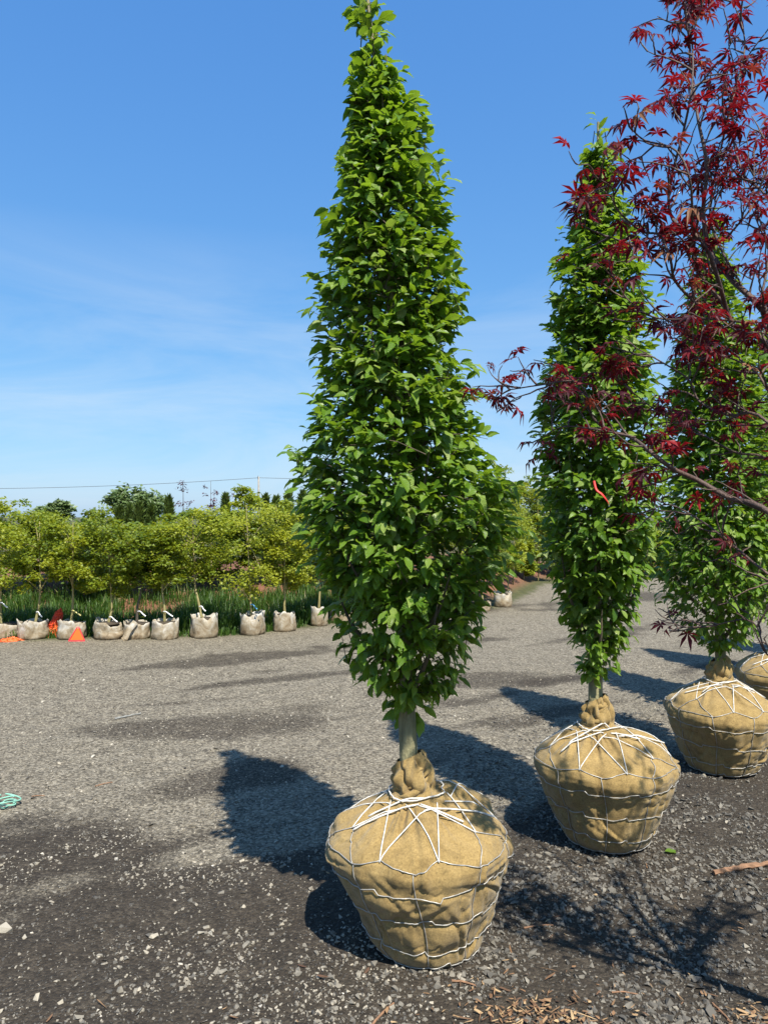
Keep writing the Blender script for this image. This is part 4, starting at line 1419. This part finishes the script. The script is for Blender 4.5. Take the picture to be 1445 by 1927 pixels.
# ------------------------------------------------------------------ trees behind the row
def back_tree(name, cxp, topp, Z, hw, height, mat, label, cat, group, seed, nleaf=1800, size=.06, npad=28, tm=.5, flat=.4, trunk_mat='bark_young', tmpl=FL, low=.45):
    x = (cxp - CX) / F_PX * Z
    ztop = CAMH - (topp - HZ) / F_PX * Z
    zb = float(ground_z(np.array([x]), np.array([Z]))[0])
    base = np.array([x, Z, zb - .02])
    t = thing(name, base, label, cat, group)
    hw_m = hw / F_PX * Z
    hh = min(height, ztop - zb - .1)
    c = np.array([x, Z, ztop - hh / 2])
    mb = MB()
    pads = crown(mb, base, c, (hw_m * .92, hw_m * .9, hh / 2 * .98), npad, nleaf, size, seed, flat, tm, tmpl)
    o = mb.build('crown', M[mat], t); o['kind'] = 'stuff'
    top = np.array([x, Z, ztop - hh * .15])
    S = spline([base, base * .6 + top * .4 + np.array([hw_m * .06, 0, 0]), top], 6)
    k = max(.012, hw_m * .035)
    mb = MB(); mb.add(*tube(S - base, np.linspace(k, k * .25, len(S)), 7)); mb.build('trunk', M[trunk_mat], t, True)
    for q in pads[::6]:
        s0 = base * .55 + top * .45
        s0 = s0 + (top - s0) * rngs(seed + 9).random() * .4
        S = spline([s0, (s0 + q) / 2 + np.array([0, 0, .05 * hw_m]), q], 5)
        mb = MB(); mb.add(*tube(S - base, np.linspace(k * .5, k * .12, len(S)), 5)); mb.build('branch', M[trunk_mat], t, True)
    return t

LB = 'yellow-green maple in the second rank, crowded behind the bagged row'
SECOND = [(20, 928, 10.4, 60, .58), (-60, 935, 10.4, 60, .5), (62, 958, 10.8, 48, .5), (120, 978, 10.6, 55, .45), (178, 940, 10.2, 50, .36), (232, 966, 10.8, 58, .4), (290, 972, 10.6, 55, .5), (340, 946, 10.9, 50, .45), (395, 932, 10.7, 52, .55), (432, 956, 11.2, 50, .6), (470, 908, 11.0, 46, .6), (520, 930, 11.4, 52, .65), (568, 938, 11.4, 46, .7), (610, 945, 11.8, 50, .6), (670, 935, 12, 60, .5), (740, 935, 12.5, 60, .5), (820, 920, 12.8, 60, .5)]
for i, (x, y, Z, hw, tm) in enumerate(SECOND):
    back_tree('maple_tree', x, y - 3, Z * 1.1, hw, 1.45, 'maple_lime', LB, 'tree', 'second rank of maples', 900 + i, 3800, .066, 36, tm - .2, tmpl=FD)
RIGHTB = [(885, 905, 13.5, 50, .6), (930, 868, 13.8, 42, .75), (965, 893, 14.2, 40, .7), (955, 945, 13.2, 34, .85), (985, 880, 16.5, 30, .5), (1010, 900, 17, 45, .5)]
for i, (x, y, Z, hw, tm) in enumerate(RIGHTB):
    back_tree('maple_tree', x, y, Z * 1.12, hw, 2.1 if i != 3 else 1.4, 'maple_lime', 'pale yellow-green maple seen in the gap between the first two hornbeams', 'tree', 'maples in the gap between the hornbeams', 950 + i, 3000, .07, 28, tm)
LS = 'low leafy shrub along the far side of the yard, behind the hornbeam row'
for i, (x, y, Z, hw, mt) in enumerate([(1012, 960, 17.6, 36, 'maple_lime'), (985, 1010, 17.2, 26, 'maple_lime'), (1045, 975, 19, 46, 'tree_green'), (1100, 965, 19.5, 50, 'maple_lime'), (1160, 972, 20, 50, 'tree_green'), (1222, 985, 19.6, 40, 'maple_lime'), (1262, 1000, 19.8, 44, 'tree_green'), (1330, 975, 20.5, 55, 'tree_green'), (1400, 970, 21, 60, 'maple_lime'), (1480, 965, 21, 60, 'tree_green'), (1570, 965, 22, 65, 'tree_green')]):
    back_tree('shrub', x, y, Z, hw, 9.0, mt, LS, 'shrub', 'shrubs along the far side of the yard', 1300 + i, 3200, .085, 34, .5, .7, tmpl=FD)
# spindly purple-leaved trees rising above the maples
for i, (x, y, hw, lab) in enumerate([(345, 896, 16, 'leftmost of three spindly purple-leaved trees above the maples'), (397, 892, 14, 'middle one of three spindly purple-leaved trees above the maples'), (449, 900, 18, 'rightmost of three spindly purple-leaved trees, beside the utility pole')]):
    back_tree('purple_tree', x, y, 14.6, hw, .95, 'purple', lab, 'tree', 'spindly purple-leaved trees', 980 + i, 190, .055, 12, .5, .8, 'bark_dark')
# conifers
def conifer(x, y, Z, hw, seed, label):
    xb = (x - CX) / F_PX * Z
    zt_ = CAMH - (y - HZ) / F_PX * Z
    zb = float(ground_z(np.array([xb]), np.array([Z]))[0])
    base = np.array([xb, Z, zb])
    t = thing('conifer_tree', base, label, 'tree', 'narrow conifers behind the maples')
    r_ = rngs(seed)
    n = 1500
    H = zt_ - zb
    u = r_.random(n) ** 1.3
    a = r_.random(n) * 6.28
    rad = hw / F_PX * Z * (1 - u) ** .75 * r_.uniform(.6, 1.05, n)
    P = np.stack([rad * np.cos(a), rad * np.sin(a), .08 + u * (H - .12)], 1)
    d = np.stack([np.cos(a) * .5, np.sin(a) * .5, np.full(n, 1.0)], 1) + r_.normal(0, .3, (n, 3))
    up = np.stack([np.cos(a), np.sin(a), np.full(n, .1)], 1) + r_.normal(0, .3, (n, 3))
    mb = MB(); scatter(mb, FD, P, frames(d, up), np.stack([r_.uniform(.10, .18, n), r_.uniform(.05, .1, n), r_.uniform(.08, .1, n)], 1), r_.random(n))
    o = mb.build('crown', M['conifer'], t); o['kind'] = 'stuff'
    mb = MB(); mb.add(*tube(np.array([[0, 0, -.02], [0, 0, H * .5], [0, 0, H * .95]]), (.05, .03, .008), 7)); mb.build('trunk', M['bark_dark'], t, True)
LC = 'narrow dark green conifer top showing over the maples'
for i, (x, y, Z, hw) in enumerate([(543, 926, 15, 14), (520, 936, 15.5, 13), (500, 934, 15, 12), (318, 935, 15, 14), (262, 948, 14.5, 14), (244, 952, 15, 13), (285, 950, 15.2, 14), (225, 955, 15, 13), (570, 925, 15.5, 15), (425, 932, 15.5, 12)]):
    conifer(x, y, Z * 1.1, hw, 1100 + i, LC)
# distant broadleaf trees
def far(x, y, Z, hw, mat, label, seed, n=5200, tm=.5):
    back_tree('broadleaf_tree', x, y, Z, hw, 99, mat, label, 'tree', 'distant trees', seed, n, .011 * Z * .55, 60, tm, .7, 'bark_dark', FD)
far(254, 912, 120, 58, 'tree_green', 'broad round green tree standing far behind the maples', 1201)
far(112, 942, 170, 26, 'tree_green', 'small hazy tree in the distance, left of the round tree', 1202, 2600, .8)
far(84, 952, 175, 20, 'tree_green', 'lowest and leftmost of the hazy far trees', 1203, 2000, .8)
far(690, 925, 110, 60, 'tree_green', 'far broadleaf tree hidden behind the front hornbeam', 1204, 3000)
far(1020, 915, 60, 60, 'tree_green', 'far broadleaf tree behind the second hornbeam', 1205, 3000)
far(1250, 1000, 28, 70, 'tree_green', 'rounded shrubby tree far behind, between second and third hornbeams', 1206, 3500)
far(1420, 990, 32, 80, 'tree_green', 'rounded shrubby tree far behind the third hornbeam', 1207, 3500)

# ------------------------------------------------------------------ grass behind the bags
r = rngs(61)
n = 34000
gxs = r.uniform(-6.2, 1.2, n)
off = r.random(n) ** 1.5 * 2.3 + .05
gys = row_y(gxs) + off + .1
cl = fbm(np.stack([gxs * 2.2, gys * 2.2, gxs * 0], 1), 15, 3)
kp = r.random(n) < np.clip((cl - .33) * 4, .08, 1) * np.where(off < .35, .55, 1)
gxs, gys, off, cl = gxs[kp], gys[kp], off[kp], cl[kp]
n = len(gxs)
hgt = r.uniform(.10, .34, n) * (.5 + cl) * np.where(off < .3, .5, 1)
a = r.random(n) * 6.28
bend = r.uniform(.1, .7, n)
P0 = np.stack([gxs, gys, ground_z(gxs, gys) - .01], 1)
dirb = np.stack([np.cos(a), np.sin(a), np.zeros(n)], 1)
side = np.stack([-np.sin(a), np.cos(a), np.zeros(n)], 1) * (r.uniform(.004, .009, n))[:, None]
P1_ = P0 + dirb * (hgt * bend * .3)[:, None] + np.array([0, 0, 1]) * (hgt * .62)[:, None]
P2_ = P0 + dirb * (hgt * bend)[:, None] + np.array([0, 0, 1]) * (hgt * (1 - .25 * bend))[:, None]
V = np.stack([P0 - side, P0 + side, P1_ + side * .8, P1_ - side * .8, P2_], 1).reshape(-1, 3)
Fc = (np.array([(0, 1, 2), (0, 2, 3), (3, 2, 4)])[None] + (np.arange(n) * 5)[:, None, None]).reshape(-1, 3)
tint = np.clip(r.normal(.5, .2, n) + (r.random(n) < .04) * .5, 0, 1)
A = np.zeros((n, 5, 3)); A[:, :, 2] = tint[:, None]
go = link('grass', make_mesh('grass', V, Fc, M['grass'], A.reshape(-1, 3)))
tag(go, 'tall shaded green grass growing behind and between the bagged maples', 'grass', None, 'stuff')

# ------------------------------------------------------------------ orange netting, triangle sign, weed, twine, stick
g = ground_px(98, 1198)
base = np.array([g[0], g[1] + .02, ground_z(np.array([g[0]]), np.array([g[1]]))[0]])
net = thing('orange_netting', base, 'crumpled heap of orange plastic safety netting between two bagged maples', 'netting')
def lump(name, c, rad, h, leanx, seed, sk, mat):
    n, k = 22, 12
    th = np.linspace(0, 2 * math.pi, n, endpoint=False)
    u = np.linspace(0, 1, k)
    TH, U = np.meshgrid(th, u)
    q = np.stack([np.cos(TH).ravel() * 2, np.sin(TH).ravel() * 2, U.ravel() * 5], 1)
    nz = (fbm(q, seed, 3) - .5).reshape(TH.shape)
    RR = rad * (1 - U ** 1.6) ** .6 * (1 + 1.1 * nz)
    V = np.stack([(c[0] + RR * np.cos(TH) + leanx * U ** 1.3).ravel(), (c[1] + RR * np.sin(TH)).ravel(), (U * h * (1 + .2 * nz)).ravel()], 1)
    Fq = grid_faces(n, k, True)
    mb = MB()
    link(name + '_sheet', make_mesh(name, V * np.array([.93, .93, .96]), Fq, mat, None, False), net)
    E = set()
    for f in Fq:
        for a, b in ((0, 1), (1, 2), (2, 0)):
            E.add((min(f[a], f[b]), max(f[a], f[b])))
    for (a, b) in list(E)[::sk]:
        mid = (V[a] + V[b]) / 2 + rngs(a).normal(0, .008, 3)
        mb.add(*tube(np.array([V[a], mid, V[b]]), .0045, 4, False))
    mb.build(name + '_strands', mat, net)
lump('lower_bundle', (.03, 0), .10, .20, .02, 3, 1, M['orange'])
lump('upper_bundle', (0, .04), .085, .34, .09, 9, 1, simple('dark_orange_net', (0.85, .08, .03), .5, 0, .3, 30))
g = ground_px(18, 1206)
base = np.array([g[0], g[1] + .05, ground_z(np.array([g[0]]), np.array([g[1]]))[0]])
net = thing('orange_netting', base, 'flat orange scrap of netting on the ground by the leftmost bags', 'netting')
lump('scrap', (0, 0), .12, .03, .02, 5, 1, M['orange'])

g = ground_px(145, 1207)
tz0 = ground_z(np.array([g[0]]), np.array([g[1]]))[0]
base = np.array([g[0], g[1], tz0])
sg = thing('triangle_sign', base, 'orange slow-vehicle triangle with red border leaning against a bag', 'sign')
S_ = 31.0 / F_PX * g[1]
def plate(pts, y0, y1):
    n = len(pts)
    V = np.array([(x, y0, z) for x, z in pts] + [(x, y1, z) for x, z in pts])
    Fc = [(0, i, i + 1) for i in range(1, n - 1)] + [(n, n + i + 1, n + i) for i in range(1, n - 1)]
    for i in range(n):
        j = (i + 1) % n
        Fc += [(i, n + i, n + j), (i, n + j, j)]
    return V, np.array(Fc)
tilt = Matrix.Rotation(R(-14), 4, 'X')
def splate(name, pts, y0, y1, mat):
    V, Fc = plate([(x * S_, z * S_) for x, z in pts], y0, y1)
    V = np.array([(tilt @ Vector(v))[:] for v in V])
    return link(name, make_mesh(name, V, Fc, mat), sg)
splate('panel', [(-.40, .075), (.40, .075), (.43, .11), (.045, .79), (-.045, .79), (-.43, .11)], -.004, .0, M['sign_orange'])
splate('border', [(-.5, .0), (.5, .0), (.5, .072), (-.5, .072)], -.006, .001, M['sign_red'])
for s in (1, -1):
    q = [(s * .5, .074), (s * .09, .84), (s * .05, .82), (s * .05, .79), (s * .435, .11), (s * .41, .074)]
    splate('border', q if s > 0 else q[::-1], -.006, .001, M['sign_red'])
splate('border', [(-.088, .842), (.088, .842), (.06, .88), (-.06, .88)], -.006, .001, M['sign_red'])

g = ground_px(256, 1202)
base = np.array([g[0], g[1] + .35, ground_z(np.array([g[0]]), np.array([g[1] + .35]))[0]])
wd = thing('flowering_weed', base, 'yellow-flowered weed between two bags beside the grey trunk', 'plant')
r = rngs(71)
for k in range(6):
    e = np.array([r.normal(0, .07), r.normal(0, .05), r.uniform(.22, .42)])
    S = spline([np.zeros(3), e * np.array([.3, .3, .55]), e], 5)
    mb = MB(); mb.add(*tube(S, .003, 4)); st = mb.build('stem', M['grass'], wd)
    for j in range(4):
        c = S[-1 - j * 2] + r.normal(0, .018, 3)
        V, Fc, _ = hull_template(400 + k * 5 + j, 10, .7)
        link('flower', make_mesh('flower', V * .032 + c, Fc, M['yellow_flower']), st)

g = ground_px(8, 1520)
base = np.array([g[0], g[1], ground_z(g[:1], g[1:])[0]])
tws = thing('twine_loop', base, 'loop of pale green twine on the gravel at the left edge', 'twine')
for k in range(3):
    t = np.linspace(0, 2 * math.pi * .93, 40)
    a = k * 1.1
    P = np.stack([(.048 + .012 * k) * np.cos(t + a) + .012 * np.sin(3 * t), (.05 + .008 * k) * np.sin(t + a), .012 + .010 * k + .008 * np.sin(2 * t + k)], 1)
    mb = MB(); mb.add(*tube(P, .0042, 6)); mb.build('strand', M['twine'], tws, True)

def stick(name, a, b, rad, mat, label, cat):
    a, b = ground_px(*a), ground_px(*b)
    base = np.array([a[0], a[1], ground_z(a[:1], a[1:])[0]])
    zb = ground_z(b[:1], b[1:])[0]
    P = spline([(0, 0, rad * .9), ((b[0] - a[0]) * .5, (b[1] - a[1]) * .5 + .008, (zb - base[2]) * .5 + rad), (b[0] - a[0], b[1] - a[1], zb - base[2] + rad)], 8)
    V, Fc = tube(P, np.linspace(rad, rad * .7, len(P)) , 7)
    V = V + (np.stack([vnoise(V * 70 + j * 9, 3) for j in range(3)], 1) - .5) * rad * .8
    o = link(name, make_mesh(name, V, Fc, mat))
    o.location = base
    tag(o, label, cat)
stick('broken_branch', (1342, 1648), (1470, 1632), .012, M['wood'], 'split reddish-brown stick on the gravel near the right edge', 'stick')
stick('twig', (697, 1935), (740, 1888), .004, M['wood'], 'thin dry twig at the bottom edge left of the wood chips', 'stick')
stick('twig', (850, 1848), (895, 1858), .004, M['wood'], 'short orange twig on the soil beside the front root ball', 'stick')
stick('plastic_strip', (217, 1353), (266, 1343), .008, M['strip'], 'grey flat strip lying on the pale gravel left of centre', 'strip')
for (a_, b_, rd, lab) in (((180, 1478), (212, 1470), .004, 'thin straw-coloured twig on the pale gravel left of the tall shadow'),
                          ((985, 1745), (1040, 1738), .0035, 'thin pale twig between the front and second root balls'),
                          ((1340, 1890), (1372, 1930), .004, 'dry tan twig near the lower right corner'),
                          ((1150, 1868), (1200, 1872), .003, 'slender dry stem on the stones at lower right'),
                          ((60, 1500), (85, 1497), .003, 'short dry straw beside the green twine')):
    stick('twig', a_, b_, rd, M['wood'], lab, 'stick')
g = ground_px(1250, 1608)
lf = link('fallen_leaf', HL_MESH[2])
lf.location = (g[0], g[1], ground_z(g[:1], g[1:])[0] + .014)
lf.scale = (.085, .07, .07)
lf.rotation_euler = (.2, .1, .3)
tag(lf, 'single green leaf lying on the gravel below the second root ball', 'leaf')

# wood chips at the lower right
r = rngs(81)
CP = []
for (ix, iy, sx, sy, n) in ((1000, 1920, .11, .04, 170), (1445, 1930, .06, .04, 110), (1100, 1890, .22, .08, 60), (1250, 1750, .4, .25, 40), (700, 1900, .5, .2, 25), (960, 1880, .18, .08, 40)):
    g = ground_px(ix, iy)
    CP.append(np.stack([g[0] + r.normal(0, sx, n), g[1] + r.normal(0, sy, n)], 1))
CP = np.concatenate(CP)
n = len(CP)
CZ = ground_z(CP[:, 0], CP[:, 1]) + r.uniform(.004, .016, n)
a = r.random(n) * 6.28
SPL = []
for k in range(6):
    V, Fc, U = hull_template(900 + k, 9, 1.0)
    SPL.append((V / np.abs(V).max(0) * .5, Fc, U))
mb = MB()
scatter(mb, SPL, np.concatenate([CP, CZ[:, None]], 1), frames(np.stack([np.cos(a), np.sin(a), r.normal(0, .15, n)], 1), np.stack([r.normal(0, .35, n), r.normal(0, .35, n), np.ones(n)], 1)), np.stack([np.exp(r.normal(-3.75, .45, n)), r.uniform(.003, .011, n), r.uniform(.0015, .004, n)], 1), np.clip(r.normal(.5, .26, n), 0, 1))
wc = mb.build('wood_chips', M['chip'])
tag(wc, 'orange-brown wood chips scattered on the gravel at lower right', 'wood chips', None, 'stuff')

# ------------------------------------------------------------------ utility pole and cable
Zp = 120.0
ptop = px(487, 897, Zp)
base = np.array([ptop[0], Zp, 0.0])
up_ = thing('utility_pole', base, 'grey utility pole standing above the far trees', 'pole')
mb = MB(); mb.add(*tube(np.array([[0, 0, -.1], [0, 0, ptop[2] * .5], [0, 0, ptop[2]]]), (.19, .17, .14), 10)); mb.build('post', M['pole'], up_, True)
mb = MB(); mb.add(*tube(np.array([[-.08, -.2, ptop[2] - .3], [-.08, -.2, ptop[2] + .15]]), .05, 6)); mb.build('insulator', M['cable'], up_, True)
A0, A1, A2 = px(-260, 918, Zp), px(487, 899, Zp), px(1300, 905, Zp + 20)
mb = MB()
for a_, b_ in ((A0, A1), (A1, A2)):
    u = np.linspace(0, 1, 30)[:, None]
    P = a_ * (1 - u) + b_ * u
    P[:, 2] -= (u * (1 - u))[:, 0] * (3.0 if a_ is A0 else 1.6)
    mb.add(*tube(P, .035, 4))
cb_ = mb.build('power_cable', M['cable'])
tag(cb_, 'thin power cable slung across the sky from the utility pole', 'cable')
